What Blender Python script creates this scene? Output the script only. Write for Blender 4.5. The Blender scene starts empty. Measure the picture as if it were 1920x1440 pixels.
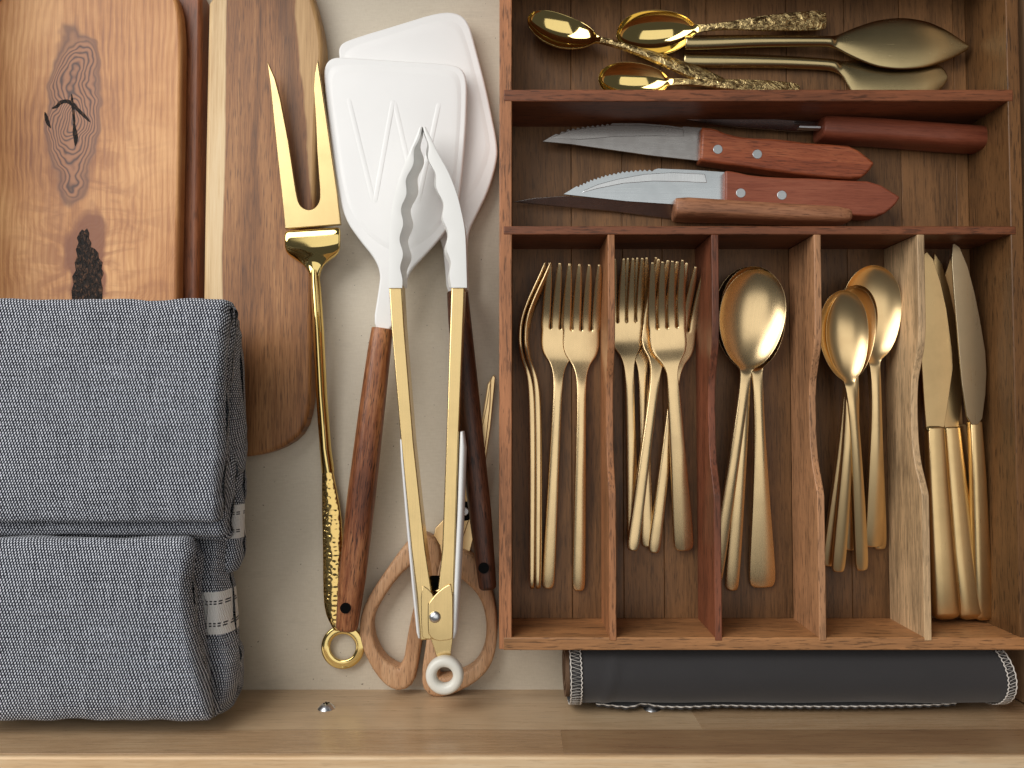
import bpy, bmesh, math, random
from mathutils import Vector, Matrix, noise
random.seed(7)
R = math.radians
S = bpy.context.scene
COL = S.collection

# ------------------------------------------------------------------ camera, world, lights, exposure
CAM_H, TILT, FPX = 0.50, R(2.0), 1440.0
cam_d = bpy.data.cameras.new('camera'); cam = bpy.data.objects.new('camera', cam_d); COL.objects.link(cam)
cam.location = (0, 0, CAM_H); cam.rotation_euler = (TILT, 0, 0)
cam_d.sensor_width = 36; cam_d.lens = 36 * FPX / 1920; cam_d.clip_start = 0.01; cam_d.clip_end = 50
S.camera = cam
W = bpy.data.worlds.new('World'); S.world = W; W.use_nodes = True
W.node_tree.nodes['Background'].inputs[0].default_value = (0.97, 0.98, 1.0, 1)
W.node_tree.nodes['Background'].inputs[1].default_value = 0.075
def area(name, loc, target, size, size_y, power, color):
    l = bpy.data.lights.new(name, 'AREA'); l.shape = 'RECTANGLE'; l.size = size; l.size_y = size_y
    l.energy = power; l.color = color
    o = bpy.data.objects.new(name, l); COL.objects.link(o); o.location = loc
    o.rotation_euler = (Vector(target) - Vector(loc)).to_track_quat('-Z', 'Y').to_euler()
    return o
area('window_light', (-0.92, 0.72, 1.02), (-0.05, 0.0, 0.0), 1.5, 1.1, 25.5, (1.0, 0.98, 0.95))
area('ceiling_light', (0.35, 0.05, 2.2), (0.35, 0.05, 0), 2.2, 1.8, 12.0, (1.0, 0.97, 0.92))
S.view_settings.view_transform = 'Standard'; S.view_settings.look = 'None'
S.view_settings.exposure = 0.0; S.view_settings.gamma = 1.0
S.render.engine = 'CYCLES'; S.cycles.use_denoising = True; S.cycles.max_bounces = 8

# ------------------------------------------------------------------ helpers
def P(u, v, z):
    """where the line of sight through a photograph position meets the level z"""
    d = Vector(((u - 960) / FPX, (720 - v) / FPX, -1.0))
    c, s = math.cos(TILT), math.sin(TILT)
    d = Vector((d.x, d.y * c - d.z * s, d.y * s + d.z * c))
    t = (z - CAM_H) / d.z
    return Vector((d.x * t, d.y * t, z))
def PX(z): return (CAM_H - z) / FPX            # metres per photograph pixel at level z

def lerp(a, b, t): return a + (b - a) * t
def interp(tab, x):
    if x <= tab[0][0]: return tab[0][1]
    for (a, p), (b, q) in zip(tab, tab[1:]):
        if x <= b:
            t = (x - a) / (b - a); return p + (q - p) * t
    return tab[-1][1]
def sinterp(tab, x):
    if x <= tab[0][0]: return tab[0][1]
    n = len(tab)
    for i in range(n - 1):
        a, p = tab[i]; b, q = tab[i + 1]
        if x <= b:
            h = b - a; t = (x - a) / h
            def slope(k):
                if k == 0: return (tab[1][1] - tab[0][1]) / (tab[1][0] - tab[0][0])
                if k == n - 1: return (tab[-1][1] - tab[-2][1]) / (tab[-1][0] - tab[-2][0])
                s0 = (tab[k][1] - tab[k-1][1]) / (tab[k][0] - tab[k-1][0]); s1 = (tab[k+1][1] - tab[k][1]) / (tab[k+1][0] - tab[k][0])
                return 0 if s0 * s1 <= 0 else 2 * s0 * s1 / (s0 + s1)
            m0, m1 = slope(i) * h, slope(i + 1) * h
            t2, t3 = t*t, t*t*t
            return (2*t3-3*t2+1)*p + (t3-2*t2+t)*m0 + (-2*t3+3*t2)*q + (t3-t2)*m1
    return tab[-1][1]
def chaikin(pts, n=2, closed=True):
    pts = [tuple(p) for p in pts]
    for _ in range(n):
        out = []
        m = len(pts)
        for i in range(m if closed else m - 1):
            a, b = pts[i], pts[(i + 1) % m]
            out.append(tuple(x * .75 + y * .25 for x, y in zip(a, b)))
            out.append(tuple(x * .25 + y * .75 for x, y in zip(a, b)))
        if not closed: out = [pts[0]] + out + [pts[-1]]
        pts = out
    res = []
    for p in pts:
        if not res or any(abs(x - y) > 1e-6 for x, y in zip(p, res[-1])): res.append(p)
    return res

def link(name, me, mat, parent=None, smooth=30):
    o = bpy.data.objects.new(name, me); COL.objects.link(o)
    if mat: me.materials.append(mat)
    if smooth is not None:
        me.shade_smooth()
        if smooth < 180: me.set_sharp_from_angle(angle=R(smooth))
    if parent: o.parent = parent
    return o
def mesh(verts, faces, fix=True):
    me = bpy.data.meshes.new('m'); me.from_pydata([tuple(v) for v in verts], [], faces)
    if fix:
        bm = bmesh.new(); bm.from_mesh(me); bmesh.ops.recalc_face_normals(bm, faces=bm.faces); bm.to_mesh(me); bm.free()
    me.update(); return me
def bevel(o, w, seg=2, ang=40):
    m = o.modifiers.new('bevel', 'BEVEL'); m.width = w; m.segments = seg; m.limit_method = 'ANGLE'; m.angle_limit = R(ang)
    return o
def tag(o, label, cat, group=None, kind=None):
    o['label'] = label
    if cat: o['category'] = cat
    if group: o['group'] = group
    if kind: o['kind'] = kind
    return o
def thing(name, label, cat, loc=(0, 0, 0), group=None):
    o = bpy.data.objects.new(name, None); COL.objects.link(o); o.empty_display_size = .01
    o.location = loc
    return tag(o, label, cat, group)
def adopt(root):
    """parts were made in scene coordinates: keep them there under a root that stands elsewhere"""
    bpy.context.view_layer.update()
    for c in root.children: c.matrix_parent_inverse = root.matrix_world.inverted()

def box(name, x0, x1, y0, y1, z0, z1, mat, parent=None, bv=0.0006):
    v = [(x, y, z) for z in (z0, z1) for y in (y0, y1) for x in (x0, x1)]
    f = [(0,2,3,1),(4,5,7,6),(0,1,5,4),(2,6,7,3),(0,4,6,2),(1,3,7,5)]
    o = link(name, mesh(v, f), mat, parent)
    if bv: bevel(o, bv)
    return o
def prism(name, pts, z0, z1, mat, parent=None, bv=0.0006, seg=2, tilt=None):
    """outline (world x, y) extruded; tilt(x, y) adds height"""
    n = len(pts); tz = tilt or (lambda x, y: 0)
    v = [(p[0], p[1], z0 + tz(p[0], p[1])) for p in pts] + [(p[0], p[1], z1 + tz(p[0], p[1])) for p in pts]
    f = [tuple(range(n)), tuple(range(n, 2 * n))] + [(i, (i + 1) % n, n + (i + 1) % n, n + i) for i in range(n)]
    o = link(name, mesh(v, f), mat, parent, 35)
    if bv: bevel(o, bv, seg)
    return o
def pprism(name, px, z0, z1, mat, parent=None, bv=0.0006, smooth=0, zref=None, seg=2, tilt=None):
    """outline read from the photograph at the height of its top face"""
    if smooth: px = chaikin(px, smooth)
    zz = z1 if zref is None else zref
    return prism(name, [P(u, v, zz).xy for u, v in px], z0, z1, mat, parent, bv, seg, tilt)

def frustum(name, px, f, c, z0, z1, mat, parent):
    """low raised field with sloping shoulders"""
    n = len(px); vs = []
    for k, (g, z) in enumerate(((1.0, z0), (lerp(1, f, .25), lerp(z0, z1, .22)), (lerp(1, f, .75), lerp(z0, z1, .85)), (f, z1))):
        vs += [P(c[0] + (u - c[0]) * g, c[1] + (v - c[1]) * g, z) for u, v in px]
    fs = [tuple(range(3 * n, 4 * n))] + [(k*n+i, k*n+(i+1) % n, (k+1)*n+(i+1) % n, (k+1)*n+i) for k in range(3) for i in range(n)]
    return link(name, mesh(vs, fs), mat, parent, 180)
def ring_frames(path, closed):
    n = len(path); out = []
    for i in range(n):
        a = path[(i - 1) % n] if closed or i else path[0]; b = path[(i + 1) % n] if closed or i < n - 1 else path[-1]
        t = (b - a).normalized(); side = Vector((t.y, -t.x, 0))
        side = side.normalized() if side.length > 1e-6 else Vector((1, 0, 0))
        out.append((side, side.cross(t).normalized()))
    return out
def loft(name, secs, mat, parent=None, e=2.0, n=20, closed=False, smooth=50, zflip=1):
    """secs: (centre, half width, half height[, exponent]) swept along a path; superellipse section"""
    path = [Vector(s[0]) for s in secs]; fr = ring_frames(path, closed); verts, faces = [], []
    for (s, (sd, up)) in zip(secs, fr):
        ee = s[3] if len(s) > 3 else e
        if up.z < 0: up = -up
        for k in range(n):
            a = 2 * math.pi * (k + .5) / n; c, q = math.cos(a), math.sin(a)
            verts.append(Vector(s[0]) + sd * s[1] * math.copysign(abs(c) ** (2 / ee), c) + up * s[2] * math.copysign(abs(q) ** (2 / ee), q))
    m = len(secs)
    for i in range(m if closed else m - 1):
        for k in range(n):
            a, b = i * n, ((i + 1) % m) * n
            faces.append((a + k, a + (k + 1) % n, b + (k + 1) % n, b + k))
    if not closed: faces += [tuple(range(n)), tuple(range((m - 1) * n, m * n))]
    return link(name, mesh(verts, faces), mat, parent, smooth)
def rounded(secs, r0=.5, r1=.5, k=4):
    """close both ends of a sweep with a rounded cap"""
    out = []
    def cap(s, nxt, r):
        d = (Vector(s[0]) - Vector(nxt[0])).normalized(); L = min(s[1], s[2]) * r; res = []
        for i in range(k, -1, -1):
            a = i / k * math.pi / 2 * .93
            f = 1 - (1 - math.cos(a)) * min(1, r)
            res.append((Vector(s[0]) + d * (L * math.sin(a) - L), s[1] * f, s[2] * f) + tuple(s[3:]))
        return res
    out += cap(secs[0], secs[1], r0) if r0 else [secs[0]]
    out += list(secs[1:-1])
    out += cap(secs[-1], secs[-2], r1)[::-1] if r1 else [secs[-1]]
    return out

def strip_solid(rows, th, gap=None):
    """rows of points -> a sheet with thickness; gap(i, j) leaves a quad out"""
    m, n = len(rows), len(rows[0]); verts = []
    for i in range(m):
        for j in range(n):
            verts.append(Vector(rows[i][j]) + Vector((0, 0, th(i, j) / 2)))
    for i in range(m):
        for j in range(n):
            verts.append(Vector(rows[i][j]) - Vector((0, 0, th(i, j) / 2)))
    N = m * n; top = []
    for i in range(m - 1):
        for j in range(n - 1):
            if gap and gap(i, j): continue
            top.append((i*n+j, i*n+j+1, (i+1)*n+j+1, (i+1)*n+j))
    cnt = {}
    for f in top:
        for a, b in zip(f, f[1:] + f[:1]): cnt[frozenset((a, b))] = cnt.get(frozenset((a, b)), 0) + 1
    faces = list(top) + [tuple(x + N for x in reversed(f)) for f in top]
    for f in top:
        for a, b in zip(f, f[1:] + f[:1]):
            if cnt[frozenset((a, b))] == 1: faces.append((b, a, a + N, b + N))
    used = sorted({x for f in faces for x in f}); ix = {x: k for k, x in enumerate(used)}
    return mesh([verts[x] for x in used], [tuple(ix[x] for x in f) for f in faces])
def subdivided(me, lv=2):
    o = bpy.data.objects.new('t', me); COL.objects.link(o)
    md = o.modifiers.new('s', 'SUBSURF'); md.levels = lv; md.render_levels = lv
    dg = bpy.context.evaluated_depsgraph_get(); r = bpy.data.meshes.new_from_object(o.evaluated_get(dg))
    bpy.data.objects.remove(o); return r
def cut(me, parts):
    """one smooth surface divided into several meshes by local x, keeping its normals; parts: list of (x_from, x_to)"""
    vs = [v.co.copy() for v in me.vertices]; ns = [v.normal.copy() for v in me.vertices]; out = []
    polys = [(tuple(p.vertices), sum(vs[i].x for i in p.vertices) / len(p.vertices)) for p in me.polygons]
    for a, b in parts:
        ps = [p for p, x in polys if a <= x < b]
        used = sorted({i for p in ps for i in p}); ix = {k: i for i, k in enumerate(used)}
        q = bpy.data.meshes.new('m'); q.from_pydata([vs[i] for i in used], [], [tuple(ix[i] for i in p) for p in ps])
        q.shade_smooth(); q.normals_split_custom_set_from_vertices([ns[i] for i in used]); q.update(); out.append(q)
    return out
def place(root, A, B, L0, roll=0.0):
    """lay a piece built along local x (0 = handle end, L0 = tip) between two points"""
    d = B - A; x = d.normalized(); y = Vector((0, 0, 1)).cross(x).normalized(); z = x.cross(y)
    m = Matrix((x, y, z)).transposed().to_4x4() @ Matrix.Rotation(R(roll), 4, 'X')
    root.matrix_world = Matrix.Translation(A) @ m @ Matrix.Scale(d.length / L0, 4)

# ------------------------------------------------------------------ materials
class N:
    def __init__(s, name):
        s.m = bpy.data.materials.new(name); s.m.use_nodes = True; s.t = s.m.node_tree
        s.b = s.t.nodes['Principled BSDF']
    def n(s, typ, **kw):
        k = s.t.nodes.new('ShaderNode' + typ)
        for a, v in kw.items(): setattr(k, a, v)
        return k
    def l(s, a, b): s.t.links.new(a, b)
    def set(s, sock, v):
        if isinstance(v, bpy.types.NodeSocket): s.l(v, sock)
        else: sock.default_value = v
    def math(s, op, a, b=0.0, c=None, clamp=False):
        k = s.n('Math', operation=op, use_clamp=clamp); s.set(k.inputs[0], a); s.set(k.inputs[1], b)
        if c is not None: s.set(k.inputs[2], c)
        return k.outputs[0]
    def vmath(s, op, a, b):
        k = s.n('VectorMath', operation=op); s.set(k.inputs[0], a); s.set(k.inputs[1], b); return k.outputs[0]
    def coord(s, which='Object', rnd=True):
        c = s.n('TexCoord').outputs[which]
        if not rnd: return c
        r = s.n('ObjectInfo').outputs['Random']
        k = s.n('CombineXYZ'); 
        for i, f in enumerate((3.1, 5.7, 2.3)): s.l(s.math('MULTIPLY', r, f), k.inputs[i])
        return s.vmath('ADD', c, k.outputs[0])
    def noise(s, vec, scale, detail=4, rough=.55, dist=0, out='Fac'):
        k = s.n('TexNoise'); s.l(vec, k.inputs['Vector']); k.inputs['Scale'].default_value = scale
        k.inputs['Detail'].default_value = detail; k.inputs['Roughness'].default_value = rough; k.inputs['Distortion'].default_value = dist
        return k.outputs[out]
    def scaled(s, vec, sc): return s.vmath('MULTIPLY', vec, sc)
    def ramp(s, fac, stops):
        k = s.n('ValToRGB'); s.l(fac, k.inputs[0]); r = k.color_ramp
        while len(r.elements) < len(stops): r.elements.new(.5)
        for e, (p, c) in zip(r.elements, stops): e.position = p; e.color = (*c, 1) if len(c) == 3 else c
        return k.outputs[0]
    def mix(s, fac, a, b, mode='MIX'):
        k = s.n('Mix', data_type='RGBA', blend_type=mode); s.set(k.inputs[0], fac)
        s.set(k.inputs[6], (*a, 1) if isinstance(a, tuple) else a); s.set(k.inputs[7], (*b, 1) if isinstance(b, tuple) else b)
        return k.outputs[2]
    def bump(s, h, strength, dist):
        k = s.n('Bump'); s.l(h, k.inputs['Height']); k.inputs['Strength'].default_value = strength; k.inputs['Distance'].default_value = dist
        s.l(k.outputs[0], s.b.inputs['Normal'])
    def out(s, color=None, rough=None, metal=None, **kw):
        if color is not None: s.set(s.b.inputs['Base Color'], (*color, 1) if isinstance(color, tuple) else color)
        if rough is not None: s.set(s.b.inputs['Roughness'], rough)
        if metal is not None: s.b.inputs['Metallic'].default_value = metal
        for k, v in kw.items(): s.b.inputs[k.replace('_', ' ')].default_value = v
        return s.m
def srgb(r, g, b):
    f = lambda c: c / 12.92 if c <= .04045 else ((c + .055) / 1.055) ** 2.4
    return tuple(f(x / 255) for x in (r, g, b))

def wood(name, dark, mid, light, axis='y', grain=1.0, pores=.62, rough=.45, var=.25, spec=.4, bumpd=.00012):
    m = N(name); c = m.coord(); ax = 'xyz'.index(axis)
    def sc(al, ac): v = [ac] * 3; v[ax] = al; return tuple(v)
    big = m.noise(m.scaled(c, sc(5 * grain, 70 * grain)), 1, 5, .6, .6)
    fib = m.noise(m.scaled(c, sc(45 * grain, 800 * grain)), 1, 5, .7, .3)
    por = m.noise(m.scaled(c, sc(95 * grain, 1050 * grain)), 1, 3, .55)
    bl = m.noise(c, 14, 2)
    f = m.math('ADD', m.math('MULTIPLY', big, .50), m.math('ADD', m.math('MULTIPLY', fib, .42), m.math('MULTIPLY_ADD', bl, .34, -.11)))
    col = m.ramp(f, [(.36, dark), (.52, mid), (.66, light)])
    pm = m.ramp(por, [(.36, (0, 0, 0)), (.45, (1, 1, 1))])
    col = m.mix(pores, col, m.mix(pm, tuple(x * .30 for x in dark), col))
    rv = m.math('MULTIPLY_ADD', m.n('ObjectInfo').outputs['Random'], var, 1 - var / 2)
    hs = m.n('HueSaturation'); m.l(rv, hs.inputs['Value']); m.l(col, hs.inputs['Color'])
    m.bump(m.math('ADD', fib, m.math('MULTIPLY', pm, .6)), .35, bumpd)
    return m.out(hs.outputs[0], m.math('MULTIPLY_ADD', fib, .2, rough - .1), Specular_IOR_Level=spec)

def metal(name, col, rough, brush=.0, axis='x', tarnish=.12, col2=None):
    m = N(name); c = m.coord()
    t = m.noise(c, 60, 5, .6)
    base = m.mix(m.math('MULTIPLY', m.ramp(t, [(.45, (0,)*3), (.75, (1,)*3)]), tarnish), col, col2 or tuple(x * .45 for x in col))
    if brush:
        sc = [1600.0] * 3; sc['xyz'.index(axis)] = 25.0
        b = m.noise(m.scaled(c, tuple(sc)), 1, 3, .6)
        base = m.mix(m.math('MULTIPLY', b, min(1, brush * 4)), base, tuple(x * .62 for x in col))
        r = m.math('MULTIPLY_ADD', b, .10, m.math('MULTIPLY_ADD', t, .10, rough - .10))
    else:
        r = m.math('MULTIPLY_ADD', t, .10, rough - .04)
    return m.out(base, r, 1.0)

M = {}
GOLD = (0.86, 0.64, 0.35)
M['gold'] = metal('brushed_gold', GOLD, .275, .025, 'x', .15)
M['gold_worn'] = metal('worn_brushed_gold', (0.86, 0.63, 0.33), .29, 0, 'x', .22, (.55, .32, .14))
M['gold_knife'] = metal('satin_knife_gold', (0.80, 0.58, 0.29), .30, .02, 'y', .2)
M['gold_dim_reflect'] = metal('gold_painted_dim_reflection', (0.52, 0.43, 0.28), .30, .02, 'y', .15)  # greyer base colour paints in the darker reflection on the plain blade
M['bolster'] = metal('tarnished_gold', (0.22, 0.16, 0.07), .4, 0)
M['gold_server'] = metal('dark_brushed_gold', (0.50, 0.40, 0.21), .25, .03, 'x', .12)
M['gold_polish'] = metal('polished_gold', (0.86, 0.66, 0.26), .07, 0, 'x', .08)
M['gold_satin'] = metal('satin_gold', (0.62, 0.46, 0.22), .36, .03, 'y', .2)
M['gold_tongs'] = metal('tongs_gold', (0.82, 0.61, 0.29), .24, .05, 'y', .12)
M['steel'] = metal('steel', (0.58, 0.63, 0.66), .28, .06, 'x', .15)
M['steel_plain'] = metal('steel_grey', (0.55, 0.58, 0.60), .32, .1, 'x', .1)
M['steel_ground'] = metal('ground_steel', (0.70, 0.73, 0.75), .24, .06, 'y', .1)
M['steel_worn'] = metal('worn_steel', (0.46, 0.45, 0.44), .28, .12, 'x', .5, (.16, .13, .12))
M['zinc'] = metal('zinc', (0.75, 0.78, 0.82), .30, 0)
def hammered(name, col, scale, strength, dist, rough, stretch=(1, 1, 1), rocky=False):
    m = N(name); c = m.coord()
    if rocky:
        a = m.noise(m.scaled(c, stretch), scale, 4, .6, 1.2); h = a; col = m.ramp(a, [(.34, (.16, .10, .04)), (.46, tuple(x * .8 for x in col)), (.58, col)])
    else:
        v = m.n('TexVoronoi', feature='SMOOTH_F1'); m.l(m.scaled(c, stretch), v.inputs['Vector']); v.inputs['Scale'].default_value = scale
        v.inputs['Randomness'].default_value = .55; h = m.math('MINIMUM', v.outputs['Distance'], .55)
    m.bump(h, strength, dist); return m.out(col, rough, 1.0)
M['gold_hammer'] = hammered('hammered_gold', (0.84, 0.60, 0.22), 270, .6, .0010, .14, (1, 1.3, 1))
M['gold_rocky'] = hammered('bark_textured_gold', (0.80, 0.60, 0.28), 200, .75, .0030, .24, (.7, 1, 1), True)

# tray woods: each part has its own tone of the same acacia
def tray_wood(name, base, axis, **kw):
    d = tuple(x * .42 for x in base); l = tuple(min(1, x * 1.4) for x in base)
    return wood(name, d, base, l, axis, **kw)
M['tray_left'] = tray_wood('acacia_left_wall', srgb(162, 108, 72), 'y')
M['tray_red'] = tray_wood('acacia_red', srgb(122, 72, 46), 'x')
M['tray_front'] = tray_wood('acacia_front', srgb(164, 116, 74), 'x')
M['tray_right'] = tray_wood('acacia_right', srgb(112, 78, 46), 'y')
M['div1'] = tray_wood('acacia_divider_tan', srgb(174, 118, 78), 'y')
M['div2'] = tray_wood('acacia_divider_red', srgb(128, 74, 50), 'y')
M['div3'] = tray_wood('acacia_divider_brown', srgb(178, 130, 92), 'y')
M['div4'] = tray_wood('acacia_divider_pale', srgb(208, 174, 132), 'y', pores=.4)
M['tray_floor'] = tray_wood('acacia_floor', srgb(116, 82, 50), 'y', var=.40, rough=.5, pores=.4)
M['bubinga'] = wood('reddish_knife_wood', srgb(104, 48, 28), srgb(150, 78, 48), srgb(176, 102, 66), 'x', 1.2, .55, .36, .12)
M['bubinga_smooth'] = wood('smooth_reddish_knife_wood', srgb(112, 56, 38), srgb(136, 72, 50), srgb(152, 88, 64), 'x', 1.2, .22, .42, .08)
M['bubinga_pale'] = wood('pale_knife_wood', srgb(118, 76, 52), srgb(166, 114, 82), srgb(188, 138, 102), 'x', 1.2, .5, .45, .1)
M['handle_wood'] = wood('walnut_handle', srgb(74, 38, 22), srgb(128, 74, 46), srgb(182, 124, 82), 'x', 1.3, .85, .36, .1)
M['handle_dark'] = wood('dark_walnut_handle', srgb(44, 23, 15), srgb(74, 42, 28), srgb(116, 74, 52), 'x', 1.3, .8, .42, .1)
M['scissor_wood'] = wood('scissor_handle_wood', srgb(150, 110, 78), srgb(188, 144, 106), srgb(208, 168, 130), 'y', 1.3, .55, .5, .1)
M['red_board'] = wood('red_brown_board', srgb(100, 56, 32), srgb(146, 86, 52), srgb(172, 110, 70), 'y', .8, .4, .4, .05)
M['front_a'] = wood('drawer_stave_tan', srgb(178, 150, 116), srgb(194, 166, 131), srgb(206, 180, 146), 'x', .7, .15, .30, .10, .55, .00004)
M['front_b'] = wood('drawer_stave_brown', srgb(142, 110, 80), srgb(160, 128, 94), srgb(176, 146, 110), 'x', .7, .18, .30, .10, .55, .00004)
M['front_c'] = wood('drawer_stave_honey', srgb(160, 130, 98), srgb(178, 147, 112), srgb(192, 163, 128), 'x', .7, .16, .28, .08, .55, .00004)
M['front_rim'] = wood('drawer_rim', srgb(206, 168, 124), srgb(222, 188, 146), srgb(232, 204, 166), 'x', .8, .15, .45, .05)
M['drawer_wood'] = wood('drawer_side_wood', srgb(150, 112, 80), srgb(172, 136, 102), srgb(190, 156, 120), 'y', .7, .2, .45, .05)

def plain(name, col, rough=.4, bump=None, **kw):
    m = N(name); c = m.coord(); t = m.noise(c, 45, 4)
    if bump: m.bump(m.noise(c, bump[0], 3), bump[1], bump[2])
    return m.out(m.mix(m.math('MULTIPLY', t, .25), col, tuple(x * .86 for x in col)), m.math('MULTIPLY_ADD', t, .15, rough - .07), **kw)
M['silicone'] = plain('white_silicone', srgb(237, 237, 236), .42, (900, .05, .0001))
M['silicone_cool'] = plain('cool_white_silicone', srgb(240, 240, 237), .40, (900, .05, .0001))
M['ring_white'] = plain('marbled_white_plastic', srgb(226, 224, 214), .35)
M['black'] = plain('black_and_hole_shade', (.004, .004, .004), .9, Specular_IOR_Level=.05)  # black pivot, and the painted shade of holes, slots and gap
def bark():
    m = N('dark_bark'); c = m.coord(); a = m.noise(m.scaled(c, (1.6, .8, 1)), 420, 5, .65, .6)
    m.bump(a, 1.0, .002); return m.out(m.ramp(a, [(.42, (.005, .003, .002)), (.52, (.022, .012, .008)), (.60, (.10, .048, .025)), (.68, (.20, .10, .055))]), .7)
M['bark'] = bark()
M['thread'] = plain('white_thread', srgb(214, 208, 200), .8)
M['felt'] = plain('charcoal_felt', (.026, .024, .025), .85, (2200, .5, .0002), Sheen_Weight=.25)
M['backing'] = plain('brown_backing', srgb(104, 78, 56), .8)

def drawer_lining():
    m = N('beige_lining'); c = m.coord('Object', False)
    a = m.noise(m.scaled(c, (160, 900, 1)), 1, 3, .6); b = m.noise(m.scaled(c, (1400, 300, 1)), 1, 2)
    cl = m.noise(c, 9, 3); st = m.noise(m.scaled(c, (12, 60, 1)), 1, 6, .7)
    f = m.math('ADD', m.math('MULTIPLY', a, .35), m.math('ADD', m.math('MULTIPLY', b, .25), m.math('MULTIPLY', cl, .4)))
    col = m.ramp(f, [(.30, srgb(196, 184, 163)), (.5, srgb(208, 197, 177)), (.70, srgb(217, 207, 188))])
    col = m.mix(m.math('MULTIPLY', m.ramp(st, [(.58, (0,)*3), (.72, (1,)*3)]), .25), col, srgb(158, 147, 131))
    sp = m.noise(c, 420, 2, .5); col = m.mix(m.ramp(sp, [(.73, (0,)*3), (.75, (1,)*3)]), col, srgb(120, 106, 90))
    m.bump(m.math('ADD', a, b), .15, .0001)
    return m.out(col, .48)
M['lining'] = drawer_lining()

def maple():
    m = N('knotty_maple'); c = m.coord('Object', False)
    sx = m.n('SeparateXYZ'); m.l(c, sx.inputs[0]); X, Y = sx.outputs[0], sx.outputs[1]
    wob = m.noise(m.scaled(c, (34, 9, 1)), 1, 3, .45); wob2 = m.noise(c, 48, 2, .5)
    k1, k2 = P(137, 210, .0245), P(164, 492, .0245)
    def field(k, ax, ay, wa):
        dx = m.math('DIVIDE', m.math('SUBTRACT', X, k.x), ax); dy = m.math('DIVIDE', m.math('SUBTRACT', Y, k.y), ay)
        d = m.math('SQRT', m.math('ADD', m.math('MULTIPLY', dx, dx), m.math('MULTIPLY', dy, dy)))
        return dx, m.math('ADD', d, m.math('MULTIPLY_ADD', wob2, wa, -wa / 2))
    dx1, d1 = field(k1, .0160, .0590, .8); dx2, d2 = field(k2, .0130, .0350, 1.1)
    def push(d, dx, amt, w):
        e = m.math('POWER', 2.718, m.math('MULTIPLY', m.math('MULTIPLY', d, d), -1 / w))
        return m.math('MULTIPLY', m.math('MULTIPLY', dx, e), amt)
    g = m.math('MULTIPLY', X, 260.0)
    g = m.math('SUBTRACT', g, m.math('ADD', push(d1, dx1, 2.6, 3.2), push(d2, dx2, 2.2, 3.5)))
    g = m.math('ADD', g, m.math('MULTIPLY', wob, 5.0))
    ring = m.math('MULTIPLY_ADD', m.math('SINE', m.math('MULTIPLY', g, 5.2)), .5, .5)
    fib = m.noise(m.scaled(c, (900, 28, 1)), 1, 4, .6); bl = m.noise(m.scaled(c, (14, 9, 1)), 1, 4)
    f = m.math('ADD', m.math('MULTIPLY', ring, .075), m.math('ADD', m.math('MULTIPLY', fib, .30), m.math('MULTIPLY', bl, .66)))
    col = m.ramp(f, [(.36, srgb(140, 84, 44)), (.5, srgb(190, 131, 78)), (.64, srgb(220, 166, 110))])
    fig = m.noise(m.scaled(c, (30, 70, 1)), 1, 3, .5, 1.5)      # cross figure of the crotch wood around the lower knot
    near2 = m.math('POWER', 2.718, m.math('MULTIPLY', m.math('MULTIPLY', d2, d2), -.10))
    col = m.mix(m.math('MULTIPLY', m.math('MULTIPLY', m.ramp(fig, [(.46, (0,)*3), (.62, (1,)*3)]), near2), .7), col, srgb(150, 92, 52))
    kr = m.math('MULTIPLY_ADD', m.math('SINE', m.math('MULTIPLY_ADD', d1, 58.0, m.math('MULTIPLY', wob2, 9.0))), .5, .5)
    kc = m.ramp(kr, [(.0, srgb(78, 46, 32)), (.30, srgb(136, 88, 60)), (.85, srgb(164, 110, 74))])
    m1 = m.ramp(m.math('MULTIPLY', d1, .5), [(.40, (1,)*3), (.54, (0,)*3)]); edge = m.ramp(m.math('MULTIPLY', d1, .5), [(.42, (0,)*3), (.475, (1,)*3), (.53, (0,)*3)])
    col = m.mix(m1, col, kc); col = m.mix(m.math('MULTIPLY', edge, .7), col, srgb(104, 66, 50))
    m2 = m.ramp(m.math('MULTIPLY', d2, .5), [(.44, (1,)*3), (.53, (0,)*3)]); col = m.mix(m.math('MULTIPLY', m2, .95), col, srgb(132, 76, 42))
    rim = m.math('MULTIPLY', m.math('SUBTRACT', X, P(333, 300, .0245).x), 600.0, clamp=True)   # bark-side edge of the board
    col = m.mix(m.math('MULTIPLY', rim, .7), col, srgb(136, 84, 50))
    m.bump(m.math('ADD', fib, kr), .2, .0001)
    return m.out(col, m.math('MULTIPLY_ADD', fib, .2, .33), Specular_IOR_Level=.4)
M['maple'] = maple()
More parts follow.
